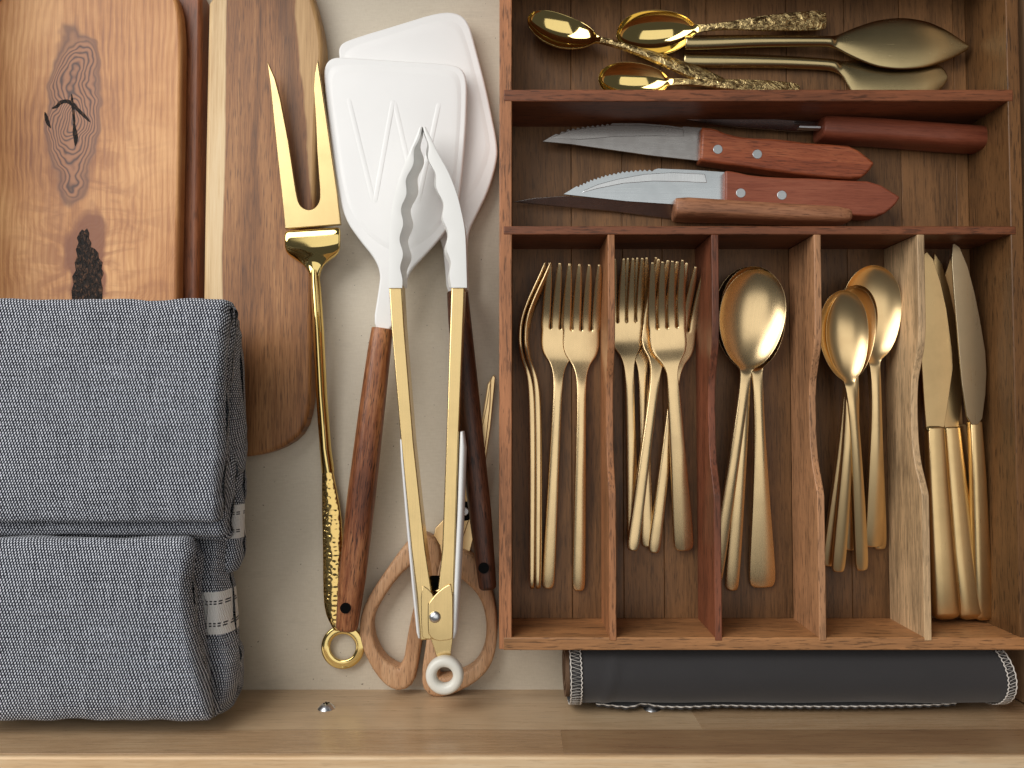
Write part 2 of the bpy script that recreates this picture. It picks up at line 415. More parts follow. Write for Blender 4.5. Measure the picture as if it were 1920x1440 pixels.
def acacia():
    m = N('two_tone_acacia'); c = m.coord('Object', False)
    sx = m.n('SeparateXYZ'); m.l(c, sx.inputs[0]); X, Y = sx.outputs[0], sx.outputs[1]
    fib = m.noise(m.scaled(c, (1000, 26, 1)), 1, 5, .68); big = m.noise(m.scaled(c, (60, 5, 1)), 1, 4, .6, .6); por = m.noise(m.scaled(c, (1600, 70, 1)), 1, 2)
    wob = m.noise(m.scaled(c, (6, 14, 1)), 1, 3)
    f = m.math('ADD', m.math('MULTIPLY', big, .55), m.math('MULTIPLY', fib, .45))
    heart = m.ramp(f, [(.36, srgb(92, 57, 32)), (.5, srgb(146, 98, 58)), (.64, srgb(180, 130, 84))])
    heart = m.mix(m.math('MULTIPLY', m.ramp(por, [(.36, (1,)*3), (.46, (0,)*3)]), .6), heart, srgb(72, 44, 28))
    sap = m.ramp(f, [(.36, srgb(196, 160, 112)), (.5, srgb(222, 192, 146)), (.64, srgb(234, 210, 170))])
    sapr = m.ramp(f, [(.36, srgb(150, 112, 70)), (.5, srgb(188, 150, 102)), (.64, srgb(206, 170, 122))])
    pl, pr = P(422, 300, .016), P(560, 100, .016)
    q = P(584, 400, .016)
    ls = m.math('MULTIPLY', m.math('SUBTRACT', m.math('MULTIPLY_ADD', wob, .004, pl.x - .002), X), 900.0, clamp=True)
    slope = (q.x - pr.x) / (q.y - pr.y)
    edge = m.math('MULTIPLY_ADD', m.math('SUBTRACT', Y, pr.y), slope, pr.x)
    rs = m.math('MULTIPLY', m.math('SUBTRACT', X, m.math('ADD', edge, m.math('MULTIPLY_ADD', wob, .016, -.008))), 700.0, clamp=True)
    low = m.math('MULTIPLY', m.math('SUBTRACT', Y, P(580, 395, .016).y), 80.0, clamp=True)
    dk = m.math('SUBTRACT', 1.0, m.math('MULTIPLY', m.math('ABSOLUTE', m.math('SUBTRACT', X, m.math('ADD', edge, -.006))), 110.0, clamp=True))
    col = m.mix(m.math('MULTIPLY', m.math('MULTIPLY', dk, low), .6), heart, srgb(78, 50, 34))
    col = m.mix(ls, col, sap); col = m.mix(m.math('MULTIPLY', rs, low), col, sapr)
    m.bump(fib, .3, .00015)
    return m.out(col, m.math('MULTIPLY_ADD', fib, .2, .38), Specular_IOR_Level=.4)
M['acacia'] = acacia()

def weave(name, bands=()):
    """dark and white bird's-eye weave; bands: (y_from, y_to) of woven white hem"""
    m = N(name); uv = m.n('UVMap').outputs[0]; c = m.coord('Object', False)
    s = m.n('SeparateXYZ'); m.l(uv, s.inputs[0]); U, V = s.outputs[0], s.outputs[1]
    wu = m.noise(uv, 260, 2); 
    U2 = m.math('ADD', U, m.math('MULTIPLY', wu, .0009)); V2 = m.math('ADD', V, m.math('MULTIPLY', m.noise(m.vmath('ADD', uv, (3, 1, 0)), 260, 2), .0006))
    pu, pv = .00172, .00290
    a = m.math('COSINE', m.math('ADD', m.math('MULTIPLY', U2, 2 * math.pi / pu), m.math('MULTIPLY', V2, 900.0)))
    b = m.math('COSINE', m.math('MULTIPLY', V2, 2 * math.pi / pv))
    p = m.math('MULTIPLY', a, b)
    su = m.noise(m.scaled(uv, (1100, 30, 1)), 1, 2); sv = m.noise(m.scaled(uv, (30, 1100, 1)), 1, 2); blot = m.noise(uv, 700, 3)
    f = m.math('ADD', m.math('MULTIPLY', p, .62), m.math('ADD', m.math('MULTIPLY', m.math('ADD', su, sv), .36), m.math('MULTIPLY_ADD', blot, .6, -.11)))
    col = m.ramp(f, [(.41, srgb(10, 12, 22)), (.60, srgb(32, 38, 56)), (.75, srgb(152, 160, 178)), (.93, srgb(238, 241, 247))])
    if bands:
        sx = m.n('SeparateXYZ'); m.l(c, sx.inputs[0]); Y = sx.outputs[1]; X = sx.outputs[0]
        for y0, y1 in bands:
            inb = m.math('MULTIPLY', m.math('GREATER_THAN', Y, y0), m.math('LESS_THAN', Y, y1))
            t = m.math('DIVIDE', m.math('SUBTRACT', Y, y0), y1 - y0)
            dash = 0.0
            for cc in (.20, .26, .72, .78):
                ln = m.math('LESS_THAN', m.math('ABSOLUTE', m.math('SUBTRACT', t, cc)), .017)
                dash = m.math('MAXIMUM', ln, dash)
            dash = m.math('MULTIPLY', dash, m.math('GREATER_THAN', m.math('SINE', m.math('MULTIPLY', X, 2600.0)), -.4))
            wc = m.mix(dash, m.mix(m.math('MULTIPLY', su, .3), srgb(236, 234, 230), srgb(205, 203, 200)), srgb(40, 40, 46))
            col = m.mix(inb, col, wc)
    m.bump(m.math('ADD', p, m.math('MULTIPLY', blot, .8)), .55, .0005)
    return m.out(col, .9, Sheen_Weight=.15)

# ------------------------------------------------------------------ the drawer
ZB = 0.0
YF = P(960, 1293, 0).y                                   # inside face of the drawer front
XR, XL, YB = 0.3125, -0.352, 0.335
ZT = 0.0965
o = box('drawer_floor', XL, XR, YF, YB, -.012, 0, M['lining'], None, 0); tag(o, 'beige lined floor of the drawer', None, kind='structure')
front = box('drawer_front', XL - .016, XR + .016, YF - .0205, YF - .003, -.012, ZT - .0045, M['drawer_wood'], None, 0)
tag(front, 'pale wooden inside of the drawer front with laminated staves', None, kind='structure')
zm = .0625
XS1, XS2 = P(1293, 1335, .03).x, P(1055, 1400, .08).x
for (x0, x1, z0, z1, mm) in ((XL, XS1, .0, zm, 'front_a'), (XS1, XR, .0, zm, 'front_c'), (XL, XS2, zm, ZT - .0045, 'front_c'), (XS2, XR, zm, ZT - .0045, 'front_b')):
    box('stave', x0, x1 - .00003, YF - .003, YF, z0 - .0005, z1 - .00003, M[mm], front, .0001)
box('top_rim', XL - .016, XR + .016, YF - .0205, YF, ZT - .0044, ZT, M['front_rim'], front, .0012)
o = box('drawer_side', XR, XR + .016, YF, YB, -.012, ZT, M['drawer_wood'], None, .001); tag(o, 'wooden side of the drawer beside the tray', None, kind='structure')
o = box('drawer_side', XL - .016, XL, YF, YB, -.012, ZT, M['drawer_wood'], None, .001); tag(o, 'wooden side of the drawer beyond the boards', None, kind='structure')
o = box('drawer_back', XL - .016, XR + .016, YB, YB + .016, -.012, ZT, M['drawer_wood'], None, .001); tag(o, 'wooden back of the drawer', None, kind='structure')

for (u, v, lab) in ((612, 1328, 'small zinc screw head in drawer front, alone below the carving fork ring'), (1222, 1329, 'small zinc screw head in drawer front, peeking out under the charcoal roll')):
    # height on the face where the line of sight meets it
    lo, hi = 0.0, .09
    for _ in range(40):
        z = (lo + hi) / 2
        if P(u, v, z).y < YF: lo = z
        else: hi = z
    c = Vector((P(u, v, z).x, YF, z))
    t = thing('screw', lab, 'screw', c, 'screws in the drawer front')
    prof = [(0.0, .0030), (.0016, .0030), (.0030, .0024), (.0042, .0012), (.0050, .0003), (.0052, 0)]
    n = 24; vs, fs = [], []
    for r, h in prof[1:]:
        for k in range(n):
            a = 2 * math.pi * k / n; vs.append((r * math.cos(a), h, r * math.sin(a)))
    for i in range(len(prof) - 2):
        for k in range(n): fs.append((i*n+k, i*n+(k+1) % n, (i+1)*n+(k+1) % n, (i+1)*n+k))
    fs.append(tuple(range(n)))
    link('head', mesh(vs, fs), M['zinc'], t, 60)
    for a in (0, 90):
        q = box('recess_shade', -.0019, .0019, .0029, .0033, -.0004, .0004, M['black'], t, 0); q.rotation_euler = (0, R(a + 25), 0)  # black bars painting the shade of the cross slot

# ------------------------------------------------------------------ cutting boards
red = pprism('cutting_board', [(-60, -40), (360, -40), (378, -10), (375, 200), (370, 560), (369, 1120), (350, 1180), (-60, 1180)], 0, .0145, M['red_board'], None, .0025, 0, seg=3)
tag(red, 'dark red brown cutting board under the knotty maple one', 'cutting board', 'cutting boards')
mp = thing('cutting_board', 'pale maple cutting board with large knots, partly under the towels', 'cutting board', P(150, 300, .015), 'cutting boards')
ol = chaikin([(-34, 120), (-30, 40), (-2, -2), (26, -26), (150, -32), (306, -32), (330, -10), (339, 34), (341, 100), (338, 300), (334, 480), (333, 640), (332, 1150), (290, 1215), (40, 1220), (-34, 1180)], 2)
pprism('slab', ol, .0147, .0245, M['maple'], mp, .0025, 0, seg=5)
def stroke(name, pts, w, z, h, mat, parent):
    """a crack: a jagged sliver following points, w half width in photograph pixels"""
    L, Rr = [], []
    for i, (u, v, k) in enumerate(pts):
        a = pts[max(0, i - 1)]; b = pts[min(len(pts) - 1, i + 1)]
        d = Vector((b[0] - a[0], b[1] - a[1])).normalized(); nrm = Vector((-d.y, d.x)) * w * k
        L.append((u + nrm.x, v + nrm.y)); Rr.append((u - nrm.x, v - nrm.y))
    return pprism(name, chaikin(L + Rr[::-1], 1), z - .0002, z + h, mat, parent, 0)
zc = .0245
stroke('crack', [(97, 203, .4), (107, 200, .9), (112, 192, 1.1), (124, 189, 1.0), (134, 193, 1.3), (146, 206, .9), (158, 217, 1.0), (169, 229, .3)], 3.4, zc, .00010, M['bark'], mp)
stroke('crack', [(134, 176, .3), (135, 190, 1.0), (138, 215, .9), (139, 236, .7), (140, 248, 1.8), (142, 260, 1.7), (141, 274, .3)], 2.5, zc, .00018, M['bark'], mp)
stroke('crack', [(84, 210, .4), (87, 222, 1.2), (90, 232, 1.0), (95, 240, .3)], 3.2, zc, .00015, M['bark'], mp)
pprism('bark_pocket', [(149, 436), (154, 430), (158, 433), (163, 428), (167, 437), (166, 446), (171, 455), (170, 463), (177, 466), (184, 474), (185, 484), (192, 492), (190, 503), (194, 512), (189, 525), (192, 540), (191, 580), (136, 580), (134, 545), (138, 532), (135, 519), (142, 507), (140, 492), (145, 480), (142, 468), (147, 455), (144, 446)], zc - .0002, zc + .0002, M['bark'], mp, 0)
adopt(mp)
ac = pprism('cutting_board', [(392, -60), (560, -60), (580, -30), (596, 25), (605, 70), (606, 110), (598, 165), (594, 260), (590, 420), (584, 600), (582, 720), (580, 765), (568, 808), (540, 834), (500, 851), (455, 858), (410, 858), (381, 850), (378, 800), (380, 560), (386, 200)], 0, .016, M['acacia'], None, .003, 1, seg=4)
tag(ac, 'two tone acacia cutting board with cream sapwood edge beneath the carving fork', 'cutting board', 'cutting boards')

# ------------------------------------------------------------------ folded towels
def fold(name, u0, uend, v0, v1, z0, z1, mat, parent, lump=.0012, seed=0, ex=4.5, na=46, nb=56, endr=.010, skew=0):
    """one padded fold of cloth: rounded section front to back, closed round edge towards the right; uend is a table v -> u"""
    zt = (z0 + z1) / 2; ya, yb = P(500, v1, zt).y, P(500, v0, zt).y
    hy, hz, yc = (yb - ya) / 2, (z1 - z0) / 2, (ya + yb) / 2
    x0 = P(u0, 900, zt).x; verts, faces, uvs = [], [], []
    xe_tab = sorted((P(u, v, zt).y, P(u, v, zt).x) for v, u in uend)
    per = [0.0]; ring = []
    for k in range(nb + 1):
        a = 2 * math.pi * k / nb - math.pi / 2; c, q = math.cos(a), math.sin(a)
        ring.append((math.copysign(abs(c) ** (2 / ex), c), math.copysign(abs(q) ** (2 / ex), q)))
    for k in range(nb): per.append(per[-1] + math.hypot((ring[k+1][0] - ring[k][0]) * hy, (ring[k+1][1] - ring[k][1]) * hz))
    prof = []
    for i in range(na - 12): prof.append((i / (na - 12), 0, 1.0))
    for i in range(13):
        a = i / 12 * math.pi / 2 * .985; prof.append((1, math.sin(a), math.cos(a)))
    for i, (t, capx, sh) in enumerate(prof):
        for k in range(nb + 1):
            cy, cz = ring[k]
            f = (1 - (1 - sh) * .97)
            y = yc + cy * (hy - (1 - sh) * min(hy * .4, endr)); z = zt + cz * hz * f
            xe = interp(xe_tab, y) + .0022 * noise.noise(Vector((y * 70, seed * 3.3, cz * .6))) + .0010 * noise.noise(Vector((y * 210, seed, 5))); x = lerp(x0, xe - endr, t) + capx * endr
            p = Vector((x * 30, y * 30, z * 30 + seed * 9))
            d = noise.noise(p) * lump + noise.noise(p * 2.7) * lump * .45 + noise.noise(Vector((x * 18, y * 160, seed))) * lump * .22
            d2 = noise.noise(p * 1.6 + Vector((7, 3, 1))) * lump * 1.4
            verts.append((x + d2 * t ** 6, y + d2 * cy ** 4, z + d + skew * (y - yc)))
            uvs.append((x0 + t * (xe - x0) + math.asin(min(1, capx)) * math.sqrt((endr ** 2 + hz ** 2) / 2), per[k]))
    m = nb + 1
    for i in range(len(prof) - 1):
        for k in range(nb): faces.append((i*m+k, i*m+k+1, (i+1)*m+k+1, (i+1)*m+k))
    me = mesh(verts, faces, False); uvl = me.uv_layers.new(name='UVMap')
    for lp in me.loops: uvl.data[lp.index].uv = uvs[lp.vertex_index]
    return link(name, me, mat, parent, 180)
wv = weave('bird_eye_weave'); 
wv_b1 = weave('bird_eye_weave_hem_upper', [(P(450, 1012, .05).y, P(450, 948, .05).y)])
wv_b2 = weave('bird_eye_weave_hem_lower', [(P(420, 1186, .05).y, P(420, 1108, .05).y)])
t1 = thing('towel', 'grey flecked folded kitchen towel lying over both boards, the upper larger one', 'towel', P(200, 760, .037), 'folded towels')
fold('fold', -60, [(560, 436), (600, 430), (700, 424), (800, 424), (900, 420), (980, 418)], 562, 978, .0655, .080, wv, t1, .0011, 1, 4.6, endr=.0050)
fold('fold', -60, [(570, 442), (640, 438), (720, 432), (800, 434), (900, 430), (980, 426)], 566, 974, .0530, .0675, wv, t1, .0013, 21, 4.2, endr=.0050)
fold('fold', -60, [(590, 446), (640, 452), (700, 455), (850, 460), (880, 458)], 590, 888, .0330, .060, wv, t1, .0012, 2, 4, endr=.0055)
fold('fold', -60, [(880, 458), (950, 462), (1000, 460), (1040, 460), (1075, 448)], 862, 1074, .0295, .047, wv_b1, t1, .0016, 3, 3.6, endr=.006)
fold('fold', -60, [(860, 446), (920, 442), (960, 436), (1010, 434)], 850, 1012, .050, .0615, wv, t1, .0012, 4, 4, endr=.005)
fold('fold', -60, [(960, 428), (1010, 428)], 952, 1004, .0575, .0685, wv, t1, .0010, 6, 2.6, endr=.005)
adopt(t1)
t2 = thing('towel', 'grey flecked towel folded into a thick roll beside the drawer front', 'towel', P(200, 1180, .037), 'folded towels')
fold('fold', -60, [(1005, 362), (1060, 362), (1150, 366), (1220, 376), (1290, 392), (1345, 410)], 1006, 1346, .0610, .0790, wv, t2, .0015, 11, 4.0, endr=.0055)
fold('fold', -60, [(1010, 374), (1100, 380), (1200, 392), (1260, 404), (1330, 418)], 1010, 1342, .047, .0635, wv, t2, .0020, 12, 3.2, endr=.0055)
fold('fold', -60, [(985, 428), (1050, 430), (1110, 436), (1180, 443), (1250, 450), (1300, 448)], 990, 1318, .0295, .054, wv_b2, t2, .0012, 13, 4, endr=.006)
fold('fold', -60, [(1180, 440), (1230, 452), (1280, 452), (1330, 432)], 1178, 1334, .0300, .0585, wv, t2, .0024, 15, 2.8, endr=.0055)
adopt(t2)

# ------------------------------------------------------------------ cutlery tray
ZTF, ZTT = .006, .047
tray = thing('cutlery_tray', 'wooden cutlery tray with two long compartments above five slots', 'cutlery tray', P(1420, 700, 0))
def TX(u, v): return P(u, v, ZTT).x
def TY(v): return P(1400, v, ZTT).y
xl0, xl1 = TX(936, 720), TX(960, 720)
xr0, xr1 = TX(1902, 720), TX(1926, 720)
yb = TY(-70); ya0, ya1 = TY(190), TY(168); yb0, yb1 = TY(440), TY(424); yf0, yf1 = TY(1218), TY(1195)
box('left_wall', xl0, xl1, yf0, yb + .008, 0, ZTT, M['tray_left'], tray)
box('right_wall', xr0, xr1, yf0, yb + .008, 0, ZTT, M['tray_right'], tray)
box('back_wall', xl1, xr0, yb, yb + .008, 0, ZTT - .0002, M['tray_red'], tray)
nl = TX(944, 720)
box('front_wall', nl, xr0 + .004, yf0 - .0003, yf1, 0, ZTT + .0003, M['tray_front'], tray)
for (y0, y1) in ((ya0, ya1), (yb0, yb1)):
    box('cross_divider', nl, xr0 + .003, y0, y1, ZTF - .001, ZTT + .0003, M['tray_red'], tray)
# floor boards, running front to back
seams = [960, 1072, 1168, 1243, 1330, 1482, 1592, 1697, 1800, 1912]
xs = [xl1 + .0] + [P(u, 700, ZTF).x for u in seams[1:-1]] + [xr0]
for i, (a, b) in enumerate(zip(xs, xs[1:])):
    box('floor_board', a + .00012, b - .00012, yf1, yb, .002, ZTF + (.0001 if i % 2 else 0), M['tray_floor'], tray, .0003)
def comp_divider(u, hw, mat):
    xc = TX(u, 440) * .5 + TX(u + 8, 1190) * .5; w = hw * PX(ZTT)
    prof = []
    tops = [(440, 0), (600, 0), (640, -.0012), (680, -.0055), (715, -.0095), (760, -.0108), (820, -.0104), (865, -.0080), (905, -.0030), (932, 0), (940, 0), (1201, 0)]
    ys = [440 + i * (1201 - 440) / 90 for i in range(91)]
    top = [(TY(v), ZTT + sinterp(tops, v)) for v in ys]; n = len(top)
    vs, fs = [], []
    for (y, z) in top:
        y = min(y, yb0)
        for x in (xc - w, xc + w): vs += [(x, y, ZTF + .0002), (x, y, z + .0006)]
    for i in range(n - 1):
        a, b = 4 * i, 4 * i + 4
        fs += [(a, a+1, b+1, b), (a+2, b+2, b+3, a+3), (a+1, a+3, b+3, b+1), (a, b, b+2, a+2)]
    fs += [(0, 2, 3, 1), (4*n-4, 4*n-3, 4*n-1, 4*n-2)]
    return bevel(link('slot_divider', mesh(vs, fs), mat, tray), .0005)
for u, mm in ((1143.5, 'div1'), (1339.5, 'div2'), (1533, 'div3'), (1728.5, 'div4')): comp_divider(u, 6.8, M[mm])
adopt(tray)

# ------------------------------------------------------------------ cutlery templates (local x along the piece)
K = .000345
def fork_meshes(end_hw=13, neck_hw=8.5, L=605, curve=1.0, tine=118, head=35, flare=None):
    rows, ths = [], []
    tw = 7.3
    cent = [(-3 + 2 * i) / 3 * (head - tw) for i in range(4)]
    def zc(d):
        return curve * sinterp([(0, .0105), (30, .0062), (60, .0010), (100, -.0045), (140, -.0062), (175, -.0050), (205, -.0016), (235, 0), (300, .0004), (605, -.0010)], d * 605 / L)
    ds = [0, 4, 25, 55, 90, tine - 5, tine, tine + 6, tine + 25, tine + 40, tine + 52, tine + 62, tine + 72, tine + 84, tine + 100, tine + 125, 300, 380, 460, 530, L - 25, L - 10, L - 3, L]
    ds = sorted(set(d for d in ds if d < L - 30 or d in (L - 25, L - 10, L - 3, L)))
    hwt = [(0, head), (tine + 6, head), (tine + 28, head + .5), (tine + 42, head - 2.5), (tine + 53, head - 8.5), (tine + 63, head - 17), (tine + 74, 13.5), (tine + 88, 10), (tine + 125, neck_hw), (400, neck_hw + (end_hw - neck_hw) * .45)]
    hwt += (flare or [(L - 25, end_hw)]) + [(L - 8, end_hw * .96), (L - 3, end_hw * .82), (L, end_hw * .5)]
    nt = 0
    for d in ds:
        row = []; hw = sinterp(hwt, d)
        for i in range(4):
            for s in (-1, 0, 1):
                if d < tine:
                    w = interp([(0, 1.6), (4, 2.4), (30, 4.4), (tine - 5, 6.0)], d) * 1.55
                    y = cent[i] * lerp(.985, 1, d / tine) + s * w
                else:
                    b = cent[i] + s * tw; y = b / head * hw
                cr = .0008 * interp([(tine + 80, 0), (tine + 130, 1)], d); row.append(((L - d) * K, -y * K, zc(d) + cr * (1 - (y / max(hw, 1)) ** 2)))
        rows.append(row); ths.append(interp([(0, .0011), (25, .0018), (200, .0024), (235, .0036), (L - 30, .0034), (L, .0022)], d))
        if d < tine: nt += 1
    me = strip_solid(rows, lambda i, j: ths[i], lambda i, j: i < nt and j % 3 == 2)
    me = subdivided(me, 2)
    xs_ = (L - tine - 95) * K
    return cut(me, [(xs_, 9), (-9, xs_)]), L * K
def spoon_meshes(bl=190, bw=62, L=605, neck=8, end_hw=13, depth=.0085, egg=.12, flare=None, th_h=.0034, rot_end=.66, cols=11):
    def out(d):
        if d >= bl: return None
        t = d / bl; a = math.acos(1 - 2 * t)
        return math.sin(a) * (1 + egg * math.cos(a))
    ts = [math.sin(math.pi / 2 * (-1 + 2 * j / (cols - 1))) for j in range(cols)]
    ds = [0, bl * .012, bl * .04, bl * .09, bl * .17, bl * .27, bl * .38, bl * .5, bl * .62, bl * .73, bl * .82, bl * .89, bl * .945, bl * .985, bl * 1.03, bl * 1.09, bl * 1.18, bl * 1.35]
    ds += [lerp(bl * 1.35, L - 30, k / 5) for k in range(1, 6)] + [L - 10, L - 3.5, L]
    hn = [(bl * 1.03, neck * 1.12), (bl * 1.12, neck), (bl * 1.4, neck)] + (flare or [(L - 30, end_hw)]) + [(L - 9, end_hw * .96), (L - 3.5, end_hw * .84), (L, end_hw * rot_end)]
    rows, ths = [], []
    for d in ds:
        o_ = out(d) if d < bl * .99 else 0
        h = max(bw * (o_ or 0), 2.5 if d < bl * .5 else sinterp(hn, d) if d > bl * .9 else 0)
        dep = depth * (max(0, (o_ or 0)) ** 1.0) if d < bl else 0
        rim = sinterp([(0, -.0005), (bl * .5, -.0022), (bl, .0006), (bl * 1.25, .0022), (bl * 1.6, .0026), (L, -.0010)], d)
        cr = .0009 * interp([(bl, 0), (bl * 1.3, 1)], d)
        rows.append([((L - d) * K, -t * h * K, rim - dep * (1 - t * t) ** .85 + cr * (1 - t * t)) for t in ts])
        ths.append(interp([(0, .0011), (bl * .9, .0013), (bl * 1.2, th_h), (L - 30, th_h * .95), (L, th_h * .6)], d))
    me = subdivided(strip_solid(rows, lambda i, j: ths[i]), 2)
    xs_ = (L - bl * 1.06) * K
    return cut(me, [(xs_, 9), (-9, xs_)]), L * K
def cutlery(kind, meshes, mats, names, A, B, label, cat, group, roll=0):
    """A = handle end (u, v, z), B = tip (u, v, z)"""
    (ms, L0) = meshes
    t = thing(kind, label, cat, (0, 0, 0), group)
    place(t, P(*A), P(*B), L0, roll)
    for me, mt, nm in zip(ms, mats, names):
        o = bpy.data.objects.new(nm, me if not me.users else me); COL.objects.link(o); o.parent = t
        if not me.materials: me.materials.append(mt)
    return t
G = [M['gold'], M['gold']]; GW = [M['gold_worn'], M['gold_worn']]
F_long = fork_meshes(12.5, 8.8, 605)
F_salad = fork_meshes(12, 8.8, 545, .9, 118, 34)
F_broad = fork_meshes(19.5, 12, 545, .9, 122, 35, [(330, 13), (430, 17), (500, 19.5), (520, 19.5)])
HH = ('head', 'handle'); BH = ('bowl', 'handle')
g1 = 'forks in the slot beside the spatulas'
cutlery('fork', F_long, G, HH, (1085, 1108, .0085), (1093, 500, .0160), 'gold dinner fork lying face up in first slot, nearest the divider', 'fork', g1)
cutlery('fork', F_long, G, HH, (1027, 1104, .0085), (1057, 498, .0145), 'gold dinner fork face up in first slot, partly under the fork beside it', 'fork', g1)
cutlery('fork', F_long, G, HH, (1011, 1103, .0155), (1004, 496, .0190), 'gold dinner fork standing on edge in first slot, the inner of two', 'fork', g1, 84)
cutlery('fork', F_long, G, HH, (1000, 1103, .0155), (993, 496, .0190), 'gold dinner fork standing on edge in first slot, closest to tray wall', 'fork', g1, 86)
g2 = 'forks in the second slot'
cutlery('fork', F_salad, G, HH, (1188, 1018, .0085), (1174, 488, .0160), 'gold salad fork in second slot with its head against the divider', 'fork', g2, 0)
cutlery('fork', F_salad, G, HH, (1214, 1026, .0085), (1199, 487, .0130), 'gold salad fork in second slot, mostly hidden behind the leftmost fork head', 'fork', g2)
cutlery('fork', F_salad, G, HH, (1226, 1037, .0100), (1290, 503, .0150), 'gold salad fork leaning towards the red divider under the top fork', 'fork', g2)
cutlery('fork', F_salad, G, HH, (1186, 1033, .0200), (1256, 494, .0190), 'gold salad fork with slanted handle crossing over its neighbours in second slot', 'fork', g2)
cutlery('fork', F_broad, G, HH, (1283, 1033, .0110), (1246, 492, .0290), 'gold fork with broad rounded handle, topmost in second slot', 'fork', g2)

Sp_big = spoon_meshes(190, 63, 605, 9, 12.5, rot_end=.5)
Sp_bigb = spoon_meshes(190, 62, 605, 9, 25, flare=[(400, 14), (500, 20), (560, 25), (580, 25)], rot_end=.6)
Sp_small = spoon_meshes(168, 46, 530, 8.5, 12, .0075)
Sp_med = spoon_meshes(180, 57, 540, 9, 19, .0080, flare=[(360, 13), (450, 16), (510, 17.5)], rot_end=.6)
g3 = 'large spoons in the third slot'
cutlery('spoon', Sp_big, G, BH, (1372, 1108, .0085), (1409, 500, .0185), 'gold tablespoon in third slot whose bowl hides beneath the top spoon', 'spoon', g3)
cutlery('spoon', Sp_bigb, G, BH, (1430, 1102, .0090), (1412, 499, .0225), 'gold tablespoon with broad rounded handle end in third slot', 'spoon', g3)
cutlery('spoon', Sp_big, G, BH, (1341, 1094, .0120), (1425, 505, .0275), 'gold tablespoon on top of third slot, its bowl fully in view', 'spoon', g3)
g4 = 'smaller spoons in the fourth slot'
cutlery('spoon', Sp_small, GW, BH, (1651, 1030, .0085), (1624, 507, .0200), 'gold spoon in fourth slot with only its handle tip showing rightmost', 'spoon', g4)
cutlery('spoon', Sp_med, GW, BH, (1640, 1026, .0125), (1637, 497, .0330), 'gold spoon with broad handle and the largest bowl in fourth slot', 'spoon', g4)
cutlery('spoon', Sp_small, GW, BH, (1596, 1032, .0085), (1600, 537, .0300), 'gold spoon lying lowest between the others in fourth slot', 'spoon', g4)
cutlery('spoon', Sp_small, GW, BH, (1553, 1062, .0090), (1609, 534, .0335), 'gold spoon in fourth slot leaning its handle against the pale brown divider', 'spoon', g4)
cutlery('spoon', Sp_small, GW, BH, (1572, 1073, .0150), (1603, 538, .0365), 'gold teaspoon in fourth slot directly beneath the topmost teaspoon', 'spoon', g4)
cutlery('spoon', Sp_small, GW, BH, (1617, 1070, .0150), (1579, 544, .0395), 'gold teaspoon on top of fourth slot with bowl touching the divider', 'spoon', g4)

# ------------------------------------------------------------------ table knives in the last slot
def table_knife(label, blade, z, handle, hz, teeth=None, tilt=0, mat=M['gold_knife'], bmat=None, bolster=None):
    t = thing('table_knife', label, 'knife', P(handle[-1][0], handle[-1][1], ZTF), 'table knives in the last slot')
    pts = []
    for i, p in enumerate(blade):
        pts.append(p)
        if teeth and i in teeth:
            q = blade[i + 1]; n = teeth[i]
            for k in range(n):
                for s, off in ((.35, 0.0), (.7, -4.2)):
                    f = (k + s) / n; d = Vector((q[0] - p[0], q[1] - p[1])).normalized(); nr = Vector((-d.y, d.x))
                    pts.append((lerp(p[0], q[0], f) - nr.x * off, lerp(p[1], q[1], f) - nr.y * off))
    b = pprism('blade', pts, z - .0012, z, bmat or mat, t, .0003)
    secs = [(P(u, v, zz), hw * PX(zz) * 1.06, hh * .85, 3.6) for u, v, zz, hw, hh in handle]
    loft('handle', rounded(secs, .35, .8), mat, t, 3.6, 36)
    if bolster:
        u0, u1, v = bolster
        pprism('bolster_line', chaikin([(u0, v - 7), (u1, v - 7), (u1, v + 2), ((u0 + u1) / 2, v + 6), (u0, v + 2)], 1), z - .0002, z + .0012, M['bolster'], t, .0004)
    adopt(t); return t
table_knife('plain bladed gold table knife leaning against tray side wall', [(1786, 458), (1790, 456), (1800, 464), (1815, 500), (1828, 550), (1838, 600), (1848, 660), (1850, 700), (1848, 740), (1842, 785), (1834, 796), (1822, 796), (1813, 780), (1804, 720), (1797, 640), (1790, 560), (1785, 490)], .0265,
    [(1827, 790, .0225, 11, .0035), (1833, 900, .021, 13, .0040), (1838, 1050, .018, 15, .0045), (1843, 1162, .016, 17, .0050)], None, 0, bmat=M['gold_dim_reflect'])
table_knife('gold table knife lowest in last slot, only its pale tip and handle edge seen', [(1782, 482), (1786, 500), (1792, 600), (1800, 700), (1806, 800), (1790, 800), (1770, 700), (1764, 600), (1768, 530)], .0110,
    [(1800, 795, .010, 11, .0032), (1814, 950, .0105, 14, .0036), (1826, 1080, .0105, 16, .0040)], .0, None)
table_knife('serrated gold table knife second from the pale divider, its handle speckled', [(1752, 474), (1766, 494), (1780, 540), (1793, 600), (1800, 650), (1806, 700), (1803, 760), (1797, 806), (1772, 806), (1760, 740), (1752, 640), (1748, 540)], .0170,
    [(1784, 800, .0158, 15, .0036), (1792, 900, .0155, 17, .0044), (1804, 1030, .0150, 21, .0055), (1818, 1160, .0145, 24, .0070)], {0: 5, 1: 9, 2: 11, 3: 9, }, bolster=(1770, 1799, 808))
